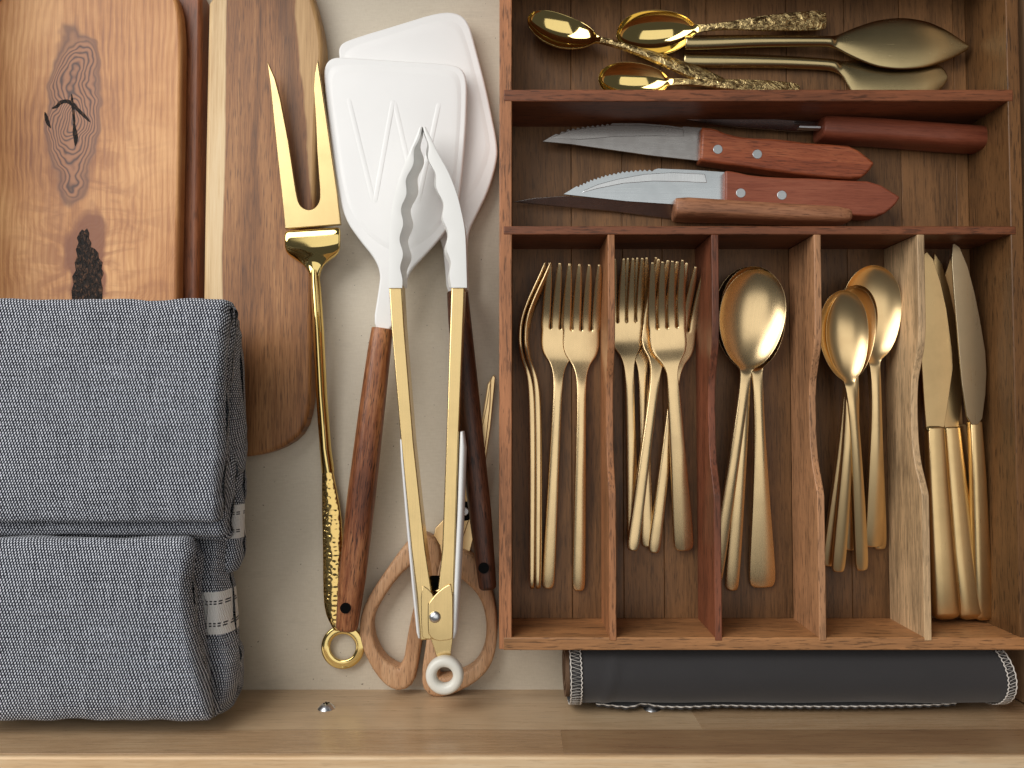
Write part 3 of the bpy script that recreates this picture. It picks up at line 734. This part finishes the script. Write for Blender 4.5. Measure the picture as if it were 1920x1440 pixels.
table_knife('serrated gold table knife tight against the pale divider', [(1738, 472), (1750, 486), (1764, 530), (1775, 580), (1782, 630), (1786, 660), (1787, 690), (1780, 740), (1770, 806), (1737, 806), (1732, 740), (1726, 640), (1722, 540), (1728, 480)], .0215,
    [(1752, 800, .0200, 16, .0040), (1756, 900, .0190, 18, .0048), (1763, 1030, .0180, 21, .0060), (1770, 1160, .0165, 24, .0075)], {1: 8, 2: 9, 3: 9, 4: 5}, bolster=(1737, 1770, 806))

# ------------------------------------------------------------------ steak knives
def steak_flat(label, blade, teeth, ground, handle, rivets, z, bm, gm, hm):
    t = thing('steak_knife', label, 'knife', P(handle[0][0], handle[0][1], ZTF), 'steak knives in the second compartment')
    A, B = Vector(P(*blade[0], z)), Vector(P(handle[len(handle) // 2][0], handle[len(handle) // 2][1], z))
    ang = math.atan2(B.y - A.y, B.x - A.x)
    pts = []
    for i, p in enumerate(blade):
        pts.append(p)
        if i in teeth:
            q = blade[i + 1]; n = teeth[i]; d = Vector((q[0] - p[0], q[1] - p[1])).normalized(); nr = Vector((-d.y, d.x))
            for k in range(n):
                f = (k + .5) / n; pts.append((lerp(p[0], q[0], f) + nr.x * 3.6, lerp(p[1], q[1], f) + nr.y * 3.6))
                f = (k + .98) / n; pts.append((lerp(p[0], q[0], f), lerp(p[1], q[1], f)))
    zz = z - .006
    def put(name, px, z0, z1, mat, bv, sm=0, seg=2):
        o = pprism(name, px, z0, z1, mat, t, bv, sm, seg=seg)
        c, s = math.cos(-ang), math.sin(-ang)                  # grain and brushing follow the knife
        for v in o.data.vertices:
            x, y = v.co.x - A.x, v.co.y - A.y; v.co.x, v.co.y = x * c - y * s, x * s + y * c
        o.location = (A.x, A.y, 0); o.rotation_euler = (0, 0, ang); return o
    put('blade', pts, zz - .0013, zz, bm, .0002)
    if ground: put('ground_edge', ground, zz - .0006, zz + .00015, gm, .0005)
    put('handle', handle, z - .0125, z, hm, .0016, 1, 3)
    for (u, v) in rivets:
        c = P(u, v, z); r = .0030
        vs = [(r * math.cos(k * math.pi / 10), r * math.sin(k * math.pi / 10), 0) for k in range(20)]
        o = prism('rivet', vs, -.0015, .0002, M['steel_plain'], t, .0002); o.location = c
    adopt(t); return t
steak_flat('steak knife with worn grey blade, the upper of two lying flat, two rivets',
    [(1018, 265), (1042, 251), (1065, 242), (1102, 236), (1148, 231), (1200, 231), (1252, 235), (1279, 239), (1281, 237), (1318, 240), (1318, 302), (1226, 292), (1148, 281), (1070, 270)],
    {1: 2, 2: 4, 3: 5}, [(1030, 259), (1065, 245), (1102, 239), (1148, 234), (1200, 234), (1252, 238), (1281, 242), (1283, 256), (1230, 255), (1160, 256), (1090, 262)],
    [(1316, 237), (1316, 237), (1340, 240), (1366, 251), (1402, 258), (1457, 259), (1512, 267), (1565, 270), (1600, 273), (1641, 305), (1641, 305), (1628, 324), (1612, 335), (1548, 332), (1475, 323), (1402, 313), (1313, 300), (1313, 300)],
    [(1346, 280), (1420, 289)], .0225, M['steel_worn'], M['steel_worn'], M['bubinga'])
steak_flat('steak knife with clean bright serrated blade, the lower of two lying flat',
    [(1057, 364), (1081, 349), (1107, 337), (1135, 328), (1167, 321), (1200, 318), (1227, 318), (1234, 316), (1305, 319), (1362, 323), (1362, 379), (1265, 383), (1174, 377)],
    {1: 4, 2: 4, 3: 4, 4: 4, 5: 3}, [(1096, 356), (1122, 345), (1160, 335), (1210, 326), (1260, 323), (1322, 326), (1326, 343), (1280, 341), (1225, 340), (1170, 344), (1120, 354), (1090, 362)],
    [(1360, 319), (1360, 319), (1377, 321), (1410, 329), (1475, 333), (1530, 334), (1585, 338), (1640, 339), (1689, 369), (1689, 369), (1678, 386), (1652, 405), (1614, 405), (1550, 396), (1475, 387), (1360, 378), (1360, 378)],
    [(1389, 362), (1466, 366)], .0245, M['steel'], M['steel_ground'], M['bubinga_smooth'])
def steak_edge(label, blade_px, zb, secs, hm, collar, bm, lean=0):
    t = thing('steak_knife', label, 'knife', P(secs[0][0], secs[0][1], ZTF), 'steak knives in the second compartment')
    y0 = min(P(u, v, zb).y for u, v in blade_px)
    pprism('blade', blade_px, zb - .0013, zb, bm, t, .0002, tilt=lambda x, y: (y - y0) * lean)
    S_ = [(P(u, v, z), hw * PX(z), hh, 3.4) for u, v, z, hw, hh in secs]
    A = S_[0][0]; d = S_[-1][0] - A; ang = math.atan2(d.y, d.x)
    rot = Matrix.Rotation(-ang, 3, 'Z')
    loc = [(rot @ (s[0] - A), *s[1:]) for s in S_]
    o = loft('handle', rounded(loc, .25, .9), hm, t, 3.4, 28); o.location = A; o.rotation_euler = (0, 0, ang)
    if collar: pprism('tang', collar, S_[0][0].z + .001, S_[0][0].z + .0055, M['zinc'], t, .0003)
    adopt(t); return t
steak_edge('steak knife on its edge at the back, red handle towards tray side', [(1236, 224), (1240, 222), (1400, 228), (1545, 234), (1545, 244), (1490, 246), (1380, 240), (1290, 231)], .0130,
    [(1534, 243, .0165, 21, .0100), (1560, 245, .0165, 22.5, .0105), (1640, 249, .0165, 22, .0105), (1760, 258, .0165, 22, .0105), (1835, 263, .0165, 22, .0103), (1857, 264, .0165, 19, .0095)], M['bubinga_smooth'], [(1499, 235), (1540, 236), (1540, 241), (1499, 239)], M['steel_worn'], 1.0)
steak_edge('steak knife on its edge with pale tan handle against the long divider', [(962, 383), (1005, 377), (1057, 374), (1148, 379), (1268, 386), (1268, 411), (1252, 410), (1148, 398), (1044, 390)], .0072,
    [(1262, 394, .0170, 19, .0105), (1285, 394, .0175, 20, .0110), (1380, 398, .0175, 18, .0108), (1480, 403, .0175, 17, .0105), (1560, 406, .0170, 16, .0100), (1592, 408, .0165, 13, .0090)], M['bubinga_pale'], None, M['steel_worn'], .62)

# ------------------------------------------------------------------ back compartment: textured teaspoons and cake servers
Sp_tex = spoon_meshes(148, 42, 400, 6, 18, .0090, egg=.08, flare=[(250, 11), (320, 16), (370, 18)], th_h=.0026, rot_end=.72)
Sp_tex2 = spoon_meshes(134, 38, 392, 6, 15, .0080, egg=.08, flare=[(250, 10), (320, 14), (365, 15)], th_h=.0026, rot_end=.72)
g5 = 'textured teaspoons in the back compartment'
GT = [M['gold_polish'], M['gold_rocky']]
cutlery('teaspoon', Sp_tex2, GT, BH, (1500, 170, .0090), (1122, 147, .0185), 'polished gold spoon half hidden behind the upper long divider', 'spoon', g5)
cutlery('teaspoon', Sp_tex2, GT, BH, (1358, 157, .0130), (990, 32, .0220), 'polished gold spoon lying diagonally with bark textured handle', 'spoon', g5, 16)
cutlery('teaspoon', Sp_tex, GT, BH, (1550, 37, .0150), (1156, 66, .0200), 'largest polished gold spoon with bark textured handle above the cake servers', 'spoon', g5, -10)
def server(label, hc, bl, z, roll):
    """hc: handle (u, v, half width); bl: blade centre line and half width"""
    t = thing('cake_server', label, 'server', P(hc[0][0], hc[0][1], ZTF), 'cake servers in the back compartment')
    rows = []; allp = hc + bl
    tab_v = [(u, v) for u, v, h in allp]; tab_h = [(u, h) for u, v, h in allp]
    us = []
    for (a, b) in zip(allp, allp[1:]): us += [lerp(a[0], b[0], k / 3) for k in range(3)]
    us.append(allp[-1][0])
    n = 9; A = P(hc[0][0], hc[0][1], z)
    for u in us:
        v, h = sinterp(tab_v, u), max(.8, sinterp(tab_h, u))
        hdl = u < hc[-1][0]
        row = []
        for j in range(n):
            s = -1 + 2 * j / (n - 1)
            zz = z + (.0022 * (1 - s * s) if hdl else .0010 * (1 - s * s)) + roll * s * h * PX(z)
            q = P(u, v + s * h, z); row.append(Vector((q.x - A.x, q.y - A.y, zz - z)))
        rows.append(row)
    me = subdivided(strip_solid(rows, lambda i, j: .0022 if us[i] < hc[-1][0] else .0014), 1)
    xb = P(hc[-1][0] + 15, 100, z).x - A.x
    for q, nm in zip(cut(me, [(xb, 9), (-9, xb)]), ('blade', 'handle')):
        q.materials.append(M['gold_server']); o = bpy.data.objects.new(nm, q); COL.objects.link(o); o.parent = t
    t.location = A; return t
server('brushed gold cake server half hidden behind the divider, under the other', [(1280, 112, 14), (1300, 112.5, 14.5), (1420, 115, 12.5), (1550, 121, 11), (1575, 127, 13)], [(1592, 140, 26), (1610, 150, 40), (1650, 152, 46), (1700, 152, 46), (1740, 148, 36), (1768, 146, 18), (1775, 146, 6)], .0095, 0)
server('brushed gold leaf shaped cake server lying on top of the other', [(1283, 80, 13), (1300, 80, 13.5), (1420, 77.5, 11.5), (1545, 78, 10), (1565, 79, 12)], [(1585, 80, 21), (1610, 81, 32), (1650, 82, 45), (1690, 82, 49), (1730, 83, 45), (1770, 85, 31), (1800, 88, 14), (1815, 89, 4)], .0150, 0)

# ------------------------------------------------------------------ carving fork
cf = thing('carving_fork', 'long polished gold carving fork with hammered handle and ring end', 'carving fork', P(640, 1210, 0))
zt = .0235
slot = chaikin([(600, 356), (600, 378), (588, 393), (572, 393), (560, 382), (555, 356)], 2, False)
head_ol = [(503, 117), (508, 160), (520, 284), (531, 391), (534, 429), (639, 421), (632, 356), (613, 222), (604, 160), (597, 114), (591, 140), (589, 166), (593, 230), (595, 284)] + slot + [(542, 267), (527, 187), (517, 148)]
tl = lambda x, y: (y - P(580, 425, zt).y) * .02
pprism('prongs', head_ol, zt - .0028, zt, M['gold_satin'], cf, .0005, tilt=tl)
rows = []
for v, hw, uc, z in ((429, 52.5, 586.5, .0226), (440, 53, 586, .0240), (456, 53, 586, .0238), (469, 52, 586, .0215), (479, 46, 586.5, .0190), (487, 33, 587, .0170), (496, 20, 588, .0160), (508, 12, 590, .0160), (522, 9, 591, .0165)):
    n = 9
    rows.append([P(uc + (-1 + 2 * j / (n - 1)) * hw, v + (-1 + 2 * j / (n - 1)) * -3.5 * (v < 450), z) + Vector((0, 0, .0016 * (1 - (-1 + 2 * j / (n - 1)) ** 2) * (v > 465))) for j in range(n)])
link('shoulder', subdivided(strip_solid(rows, lambda i, j: .0030), 2), M['gold_polish'], cf, 180)
loft('shaft', [(P(590, 508, .0165), 8 * PX(.017), .0036, 1.5), (P(592, 540, .0175), 10 * PX(.018), .0046, 1.5), (P(597, 620, .0170), 10.5 * PX(.017), .0046, 1.5), (P(603, 740, .0125), 10.5 * PX(.012), .0046, 1.5), (P(610, 840, .0085), 11 * PX(.008), .0044, 1.6), (P(615, 885, .0070), 12 * PX(.007), .0034, 1.8)], M['gold_polish'], cf, 1.5, 24, smooth=40)
rows = []
for v, uc, hw in ((868, 613, 8), (885, 615, 11), (920, 618, 14), (960, 622, 18), (1000, 624, 19), (1050, 625, 19), (1100, 625, 19), (1140, 625, 17), (1160, 627, 12), (1174, 632, 9), (1182, 635, 8)):
    rows.append([P(uc + s * hw, v, .0060) + Vector((0, 0, .0014 * (1 - s * s))) for s in (-1, -.8, -.5, -.2, .2, .5, .8, 1)])
link('handle', subdivided(strip_solid(rows, lambda i, j: .0034), 2), M['gold_hammer'], cf, 180)
rc = P(643, 1213, .0045)
loft('ring', [(rc + Vector((math.cos(a), math.sin(a), 0)) * .0110, .0028, .0013, 3.6) for a in [2 * math.pi * k / 48 for k in range(48)]], M['gold_polish'], cf, 3.6, 24, True, 180)
adopt(cf)

# ------------------------------------------------------------------ spatulas
def inset(px, f, c):
    return [(c[0] + (u - c[0]) * f, c[1] + (v - c[1]) * f) for u, v in px]
def handle_loft(name, secs, mat, parent, hole):
    """round wooden handle built along its own x axis so the grain follows it; a black disc near the end paints the shade of a hole"""
    S_ = [(P(u, v, z), hw * PX(z), hh, 2.3) for u, v, z, hw, hh in secs]
    A = S_[0][0]; d = S_[-1][0] - A; ang = math.atan2(d.y, d.x); rot = Matrix.Rotation(-ang, 3, 'Z')
    o = loft(name, rounded([(rot @ (s[0] - A), *s[1:]) for s in S_], .1, .45), mat, parent, 2.3, 32)
    o.location = A; o.rotation_euler = (0, 0, ang)
    u, v, z, r = hole; c = P(u, v, z)
    vs = [(r * math.cos(k * math.pi / 12), r * math.sin(k * math.pi / 12)) for k in range(24)]
    h = prism('hanging_hole_shade', vs, -.0010, .0006, M['black'], parent, .0); h.location = c  # black disc laid on the handle for the shade inside the hole
    return o
sb = thing('spatula', 'white silicone spatula with dark walnut handle, behind the other', 'spatula', P(900, 1100, 0), 'spatulas')
back_ol = chaikin([(634, 104), (636, 84), (655, 73), (745, 46), (825, 21), (862, 24), (880, 44), (892, 90), (908, 150), (922, 215), (933, 272), (932, 302), (917, 355), (897, 396), (882, 426), (877, 445), (876, 500), (878, 556), (838, 556), (834, 500), (828, 448), (790, 400), (720, 340), (662, 240)], 2)
pprism('blade', back_ol, .0085, .0120, M['silicone'], sb, .0012, seg=3)
frustum('panel', chaikin([(642, 108), (646, 94), (668, 82), (750, 57), (822, 34), (856, 37), (872, 58), (897, 150), (921, 262), (921, 294), (890, 372), (850, 392), (760, 340), (680, 240)], 2), .90, (800, 200), .0119, .01255, M['silicone'], sb)
handle_loft('handle', [(858, 548, .0140, 20, .0062), (862, 600, .0165, 21.5, .0078), (878, 760, .0230, 22.5, .0082), (900, 960, .0275, 21, .0078), (915, 1105, .0290, 16.5, .0066)], M['handle_dark'], sb, (907, 1065, .0359, .0032))
adopt(sb)
sf = thing('spatula', 'white silicone spatula embossed with a W, reddish walnut handle, in front', 'spatula', P(648, 1180, 0), 'spatulas')
Zs = .0215
front_ol = chaikin([(607, 150), (608, 122), (622, 107), (650, 107), (740, 113), (840, 119), (866, 126), (876, 150), (875, 200), (873, 250), (863, 365), (855, 400), (834, 437), (791, 484), (770, 506), (763, 524), (752, 560), (737, 622), (697, 620), (710, 540), (713, 512), (702, 484), (676, 453), (645, 409), (632, 347), (619, 250)], 2)
pprism('blade', front_ol, Zs - .0036, Zs, M['silicone'], sf, .0012, seg=3)
pan = chaikin([(613, 155), (614, 132), (627, 118), (740, 122), (842, 128), (862, 138), (867, 170), (864, 250), (854, 360), (842, 402), (806, 450), (750, 480), (700, 455), (658, 405), (640, 345), (626, 250)], 2)
frustum('panel', pan, .92, (742, 290), Zs - .0001, Zs + .0007, M['silicone'], sf)
for a, b in (((652, 178), (702, 384)), ((702, 384), (738, 184)), ((738, 184), (783, 384)), ((783, 384), (824, 190))):
    d = Vector((b[0] - a[0], b[1] - a[1])).normalized(); nr = Vector((-d.y, d.x)) * 5.5
    off = .0 if a[1] < b[1] else .00007
    rows = []
    for k in range(9):
        f = k / 8; q = (lerp(a[0], b[0], f), lerp(a[1], b[1], f)); hh = .00022 * min(1, f * 10 + .2, (1 - f) * 10 + .2)
        rows.append([P(q[0] + nr.x * t_, q[1] + nr.y * t_, Zs + .0004) + Vector((0, 0, off + hh * (1 - t_ * t_) ** .7 - (.0004 if abs(t_) > .9 else 0))) for t_ in (-1, -.8, -.4, 0, .4, .8, 1)])
    link('embossed_stroke', subdivided(strip_solid(rows, lambda i, j: .0006), 1), M['silicone'], sf, 180)
handle_loft('handle', [(717, 616, .0195, 20, .0060), (711, 660, .0195, 21.5, .0075), (696, 780, .0190, 24, .0085), (678, 930, .0180, 26, .0088), (661, 1080, .0175, 25, .0080), (650, 1182, .0172, 20.5, .0068)], M['handle_wood'], sf, (648, 1140, .0247, .0033))
adopt(sf)

# ------------------------------------------------------------------ kitchen scissors
sc = thing('scissors', 'kitchen scissors with wooden loop handles lying under the tongs', 'scissors', P(850, 1000, 0))
def loop(name, pts, z, hh):
    pts = chaikin([(u, v, h) for u, v, h in pts], 2)
    return loft(name, [(P(u, v, z), h * 1.12 * PX(z), hh, 4.6) for u, v, h in pts], M['scissor_wood'], sc, 4.6, 28, True, 60)
loop('finger_loop', [(800, 1010, 22), (766, 1040, 16), (741, 1067, 11.5), (708, 1114, 11), (688, 1155, 10.5), (690, 1196, 11), (708, 1236, 12), (736, 1264, 18), (758, 1270, 20), (772, 1240, 12), (778, 1200, 12.5), (784, 1165, 12), (796, 1120, 13), (812, 1062, 18)], .0075, .0068)
loop('finger_loop', [(868, 1050, 24), (900, 1088, 16), (915, 1118, 11), (923, 1158, 9), (922, 1202, 9.5), (911, 1238, 11), (888, 1262, 12), (850, 1279, 15), (815, 1285, 18), (807, 1262, 14), (812, 1215, 12), (818, 1170, 12), (826, 1120, 13), (838, 1060, 20)], .0075, .0066)
pprism('blade', [(855, 1040), (838, 1000), (880, 900), (905, 780), (914, 720), (926, 702), (929, 708), (920, 800), (906, 900), (890, 1000), (880, 1040)], .0055, .0080, M['gold_worn'], sc, .0005)
pprism('blade', [(830, 1060), (808, 1030), (816, 990), (845, 960), (893, 850), (912, 760), (921, 704), (919, 760), (908, 860), (884, 960), (868, 1010), (856, 1050)], .0082, .0102, M['gold_worn'], sc, .0005)
pv = P(872, 958, .0104)
q = prism('pivot', [(.006 * math.cos(k * math.pi / 12), .006 * math.sin(k * math.pi / 12)) for k in range(24)], 0, .0022, M['black'], sc, .0006); q.location = pv
q = prism('pivot_pin', [(.0026 * math.cos(k * math.pi / 12), .0026 * math.sin(k * math.pi / 12)) for k in range(24)], .0020, .0030, M['zinc'], sc, .0004); q.location = pv
adopt(sc)

# ------------------------------------------------------------------ tongs
tg = thing('tongs', 'gold tongs with scalloped white silicone tips and white hanging ring', 'tongs', P(815, 1160, 0))
ZG = .0480
def arm(pts):
    vs, fs = [], []; D = .0150
    for i, (u, v, hw) in enumerate(pts):
        a = pts[max(0, i - 1)]; b = pts[min(len(pts) - 1, i + 1)]; d = (P(b[0], b[1], ZG) - P(a[0], a[1], ZG)).normalized()
        sd = Vector((d.y, -d.x, 0)) * hw * PX(ZG); c = P(u, v, ZG)
        vs += [c - sd, c + sd, c + sd - Vector((0, 0, D)), c - sd - Vector((0, 0, D))]
    n = len(pts)
    for i in range(n - 1):
        for k in range(4): fs.append((i*4+k, i*4+(k+1) % 4, i*4+4+(k+1) % 4, i*4+4+k))
    fs += [(0, 1, 2, 3), (4*n-4, 4*n-3, 4*n-2, 4*n-1)]
    return bevel(link('arm', mesh(vs, fs), M['gold_tongs'], tg, 30), .0007, 3)
arm([(741, 532, 12.2), (745.5, 610, 12), (763.5, 830, 11.8), (784, 1030, 13), (795, 1110, 14), (801, 1200, 13)])
arm([(859, 532, 12.5), (856, 610, 12.2), (848, 830, 11.5), (841, 1030, 12), (836, 1108, 15), (829, 1118, 17)])
pprism('hinge_plate', chaikin([(802, 1133), (802, 1133), (818, 1112), (836, 1098), (849, 1094), (850, 1194), (846, 1200), (818, 1203), (804, 1192), (802, 1180)], 1), ZG - .016, ZG + .0011, M['gold_tongs'], tg, .0005)
pprism('hinge_plate', chaikin([(789, 1098), (800, 1101), (815, 1118), (812, 1150), (812, 1199), (794, 1198), (790, 1190)], 1), ZG - .016, ZG + .0004, M['gold_tongs'], tg, .0004)
pprism('spring_gap_shade', [(799, 1091), (806, 1080), (826, 1080), (831, 1091), (815, 1111)], ZG - .013, ZG - .0115, M['black'], tg, 0)  # black sheet standing for the shade in the gap between the arms
c = P(815.5, 1157, ZG + .0012)
vs, fs = [], []; n = 20
for i in range(6):
    a = i / 5 * math.pi / 2
    for k in range(n): vs.append((.0034 * math.cos(a) * math.cos(2*math.pi*k/n) + 1e-7*k, .0034 * math.cos(a) * math.sin(2*math.pi*k/n), .0018 * math.sin(a)))
for i in range(5):
    for k in range(n): fs.append((i*n+k, i*n+(k+1) % n, (i+1)*n+(k+1) % n, (i+1)*n+k))
q = link('rivet', mesh(vs, fs), M['zinc'], tg, 180); q.location = c
pprism('pull_tab', [(807, 1196), (849, 1196), (844, 1235), (820, 1235)], ZG - .010, ZG - .0085, M['gold_tongs'], tg, .0003)
rc = P(834, 1265, ZG - .006)
loft('hanging_ring', [(rc + Vector((math.cos(a), math.sin(a), 0)) * 25.5 * PX(ZG), 10.2 * PX(ZG), .0042, 2.6) for a in [2 * math.pi * k / 48 for k in range(48)]], M['ring_white'], tg, 2.6, 16, True, 180)
for pts in ([(755, 822, 3.5), (758, 860, 5), (768, 980, 5), (778, 1090, 5), (787, 1180, 5), (789, 1192, 3.5)], [(867, 808, 4), (868, 840, 7), (864, 960, 7), (858, 1080, 7), (853, 1178, 6.5), (851, 1192, 4)]):
    loft('grip', rounded([(P(u, v, ZG - .007), h * PX(ZG), .0070, 2.6) for u, v, h in pts], .6, .6), M['silicone'], tg, 2.6, 18)
def tip(outer, inner, low, ph, sgn):
    """one scalloped jaw: rim on top, an inner wall falling to a lower scalloped edge, an outer wall"""
    vs, fs = [], []; m = 64; v0, v1 = 238, 540
    for i in range(m):
        v = lerp(v0, v1, i / (m - 1)); damp = min(1, (v - v0) / 40) * min(1, (v1 - v) / 40)
        wv_ = math.sin((v - 238) / 56 * 2 * math.pi + ph) * 3.0 * damp
        uo, ui, ul = sinterp(outer, v), sinterp(inner, v) + wv_ * sgn, sinterp(low, v) + math.sin((v - 238) / 60 * 2 * math.pi + ph + 1) * 4 * damp * sgn
        if sgn > 0: ui = max(ui, uo + 2); ul = max(ul, ui + 1.5)
        else: ui = min(ui, uo - 2); ul = min(ul, ui - 1.5)
        zt_ = ZG + .0012
        a, b = P(uo, v, zt_), P(ui, v, zt_); cc = P(ul, v, zt_ - .017); d = Vector((a.x, a.y, zt_ - .017))
        bi = b.lerp(cc, .5) + Vector((-.0016 * sgn, 0, 0))
        vs += [a, a.lerp(b, .5) + Vector((0, 0, .0004)), b, bi, cc, d]
    k = 6
    for i in range(m - 1):
        for j in range(k): fs.append((i*k+j, i*k+(j+1) % k, (i+1)*k+(j+1) % k, (i+1)*k+j))
    fs += [tuple(range(k)), tuple(range((m-1)*k, m*k))]
    o = link('tip', mesh(vs, fs), M['silicone_cool'], tg, 40); bevel(o, .0004, 2, 35)
tip([(238, 787), (265, 776), (293, 764), (342, 746), (391, 735), (444, 730), (540, 728.5)], [(238, 792), (265, 784), (293, 776), (342, 763), (391, 755), (444, 752), (540, 754)], [(238, 793), (311, 791), (378, 777), (422, 771), (480, 768), (540, 763)], 0, 1)
tip([(238, 798), (258, 808), (280, 818), (329, 844), (382, 862), (444, 873), (540, 876)], [(238, 793.0), (258, 798), (307, 808), (347, 820), (400, 832), (444, 838), (540, 846)], [(238, 793), (307, 806), (400, 830), (540, 842)], 1.2, -1)
adopt(tg)

# ------------------------------------------------------------------ charcoal roll
yr0, yr1 = YF + .0026, yf0 - .0008
ry, rz = (yr1 - yr0) / 2, .0245; yc, zc = (yr0 + yr1) / 2, .0247
x0, x1 = P(1068, 1270, .045).x, P(1899, 1270, .045).x
rl = thing('fabric_roll', 'charcoal cloth roll with white overlocked edges between tray and drawer front', 'fabric roll', ((x0 + x1) / 2, yc, 0))
def roll_pt(x, a, off=0.0):
    return Vector((x, yc + (ry + off) * math.cos(a), zc + (rz + off) * math.sin(a)))
vs, fs = [], []; na, nx = 48, 90
for i in range(nx + 1):
    x = lerp(x0, x1, i / nx)
    for k in range(na):
        a = 2 * math.pi * k / na
        d = noise.noise(Vector((x * 26, math.cos(a) * 1.5, math.sin(a) * 1.5))) * .0007
        d += .0016 * math.exp(-((x - x0 - .024 - .003 * math.sin(a * 2)) / .0022) ** 2) * max(0, math.sin(a))
        vs.append(roll_pt(x + noise.noise(Vector((a * 1.2, i * .02, 3))) * .001, a, min(d, .0012) - .0006))
for i in range(nx):
    for k in range(na): fs.append((i*na+k, i*na+(k+1) % na, (i+1)*na+(k+1) % na, (i+1)*na+k))
link('cloth', mesh(vs, fs), M['felt'], rl, 180)
for xe, s in ((x0 + .0012, 1), (x1 - .0012, -1)):       # the inner windings seen at each end
    for f, w in ((.80, .0), (.5, .001)):
        vs, fs = [], []
        for k in range(na):
            a = 2 * math.pi * k / na
            for xx, ff in ((xe - s * .003, f), (xe + s * .02, f), (xe + s * .02, f - .16), (xe - s * .003, f - .16)):
                vs.append(Vector((xx, yc + ry * ff * math.cos(a), zc + rz * ff * math.sin(a))))
        for k in range(na):
            b = (k + 1) % na
            for j in range(4): fs.append((k*4+j, k*4+(j+1) % 4, b*4+(j+1) % 4, b*4+j))
        link('inner_winding', mesh(vs, fs), M['backing'], rl, 50)
def tube(name, pts, r, mat, parent):
    me_v, me_f = [], []; n = 6
    for i, p in enumerate(pts):
        a = pts[max(0, i - 1)]; b = pts[min(len(pts) - 1, i + 1)]; t = (b - a).normalized()
        u = t.cross(Vector((.3, .2, 1))).normalized(); w = t.cross(u)
        for k in range(n): me_v.append(p + (u * math.cos(2*math.pi*k/n) + w * math.sin(2*math.pi*k/n)) * r)
    for i in range(len(pts) - 1):
        for k in range(n): me_f.append((i*n+k, i*n+(k+1) % n, (i+1)*n+(k+1) % n, (i+1)*n+k))
    return link(name, mesh(me_v, me_f), mat, parent, 180)
for xe, s, wd in ((x0 + .0004, 1, .0064), (x1 - .0004, -1, .0050)):
    A0, A1 = R(-20), R(205); nz = 36
    zig, e1, e2 = [], [], []
    for i in range(nz * 2 + 1):
        a = lerp(A0, A1, i / (nz * 2)); jit = random.uniform(-.0004, .0004)
        zig.append(roll_pt(xe + s * (wd * .93 + jit if i % 2 else .0005), a + (R(1.6) if i % 2 else 0), .0004))
    for i in range(140):
        a = lerp(A0, A1, i / 139)
        e1.append(roll_pt(xe + s * .0003 + math.sin(i * .9) * .0002, a, .0003)); e2.append(roll_pt(xe + s * wd + math.sin(i * 1.25) * .00035, a, .0004))
    tube('zigzag_stitching', zig, .00028, M['thread'], rl); tube('edge_thread', e1, .00036, M['thread'], rl); tube('edge_thread', e2, .00034, M['thread'], rl)
# loose lower hem resting against the drawer front
hem, hv, hf = [], [], []; m = 260
ua, ub = 1118, 1790
for i in range(m):
    u = lerp(ua, ub, i / (m - 1)); f = i / (m - 1)
    v = 1324 + sinterp([(0, 1), (.04, 4), (.09, 7), (.13, 1), (.18, 6), (.24, 7), (.35, 4), (.5, 6), (.65, 6), (.8, 5), (.93, 3), (1, 0)], f) + math.sin(i * .95) * 1.0
    p = Vector((0, YF + .0020, 0))
    # height at which the seam shows at this place on the face of the drawer front
    lo, hi = 0.0, .09
    for _ in range(30):
        zz = (lo + hi) / 2
        if P(u, v, zz).y < p.y: lo = zz
        else: hi = zz
    q = P(u, v, zz); hem.append(q + Vector((0, .0006, .0004)))
    hem[-1] = q + Vector((0, .0022 + .0003 * math.sin(i * .95), .0012 + .0005 * math.sin(i * .95)))
    q = q + Vector((0, .0006, .0006))
    hv += [q, Vector((q.x, yc - ry * .97, zz - .012)), Vector((q.x, yc - ry * .97 + .0006, zz - .012)), q + Vector((0, .0006, .0002))]
for i in range(m - 1):
    for j in range(4): hf.append((i*4+j, i*4+(j+1) % 4, (i+1)*4+(j+1) % 4, (i+1)*4+j))
link('loose_hem', mesh(hv, hf), M['felt'], rl, 50)
tube('hem_thread', hem, .00042, M['thread'], rl)
adopt(rl)

# ------------------------------------------------------------------ pieces of parts
bpy.context.view_layer.update()
UNDER = {'steak_knife': (('rivet', 'handle'), ('ground_edge', 'blade'), ('tang', 'blade')), 'spatula': (('hanging_hole_shade', 'handle'), ('panel', 'blade'), ('embossed_stroke', 'blade')),
         'fabric_roll': (('zigzag_stitching', 'cloth'), ('edge_thread', 'cloth'), ('inner_winding', 'cloth'), ('hem_thread', 'loose_hem')), 'scissors': (('pivot_pin', 'pivot'),),
         'table_knife': (('bolster_line', 'blade'),), 'screw': (('recess_shade', 'head'),), 'tongs': (('rivet', 'hinge_plate'), ('hanging_ring', 'pull_tab')), 'cutting_board': (('crack', 'slab'), ('bark_pocket', 'slab'))}
base_name = lambda o: o.name.split('.')[0]
for root in [o for o in COL.objects if o.parent is None and base_name(o) in UNDER]:
    kids = list(root.children)
    for child_name, part_name in UNDER[base_name(root)]:
        part = next((k for k in kids if base_name(k) == part_name), None)
        for k in kids:
            if part and base_name(k) == child_name:
                mw = k.matrix_world.copy(); k.parent = part; k.matrix_parent_inverse = part.matrix_world.inverted(); k.matrix_world = mw
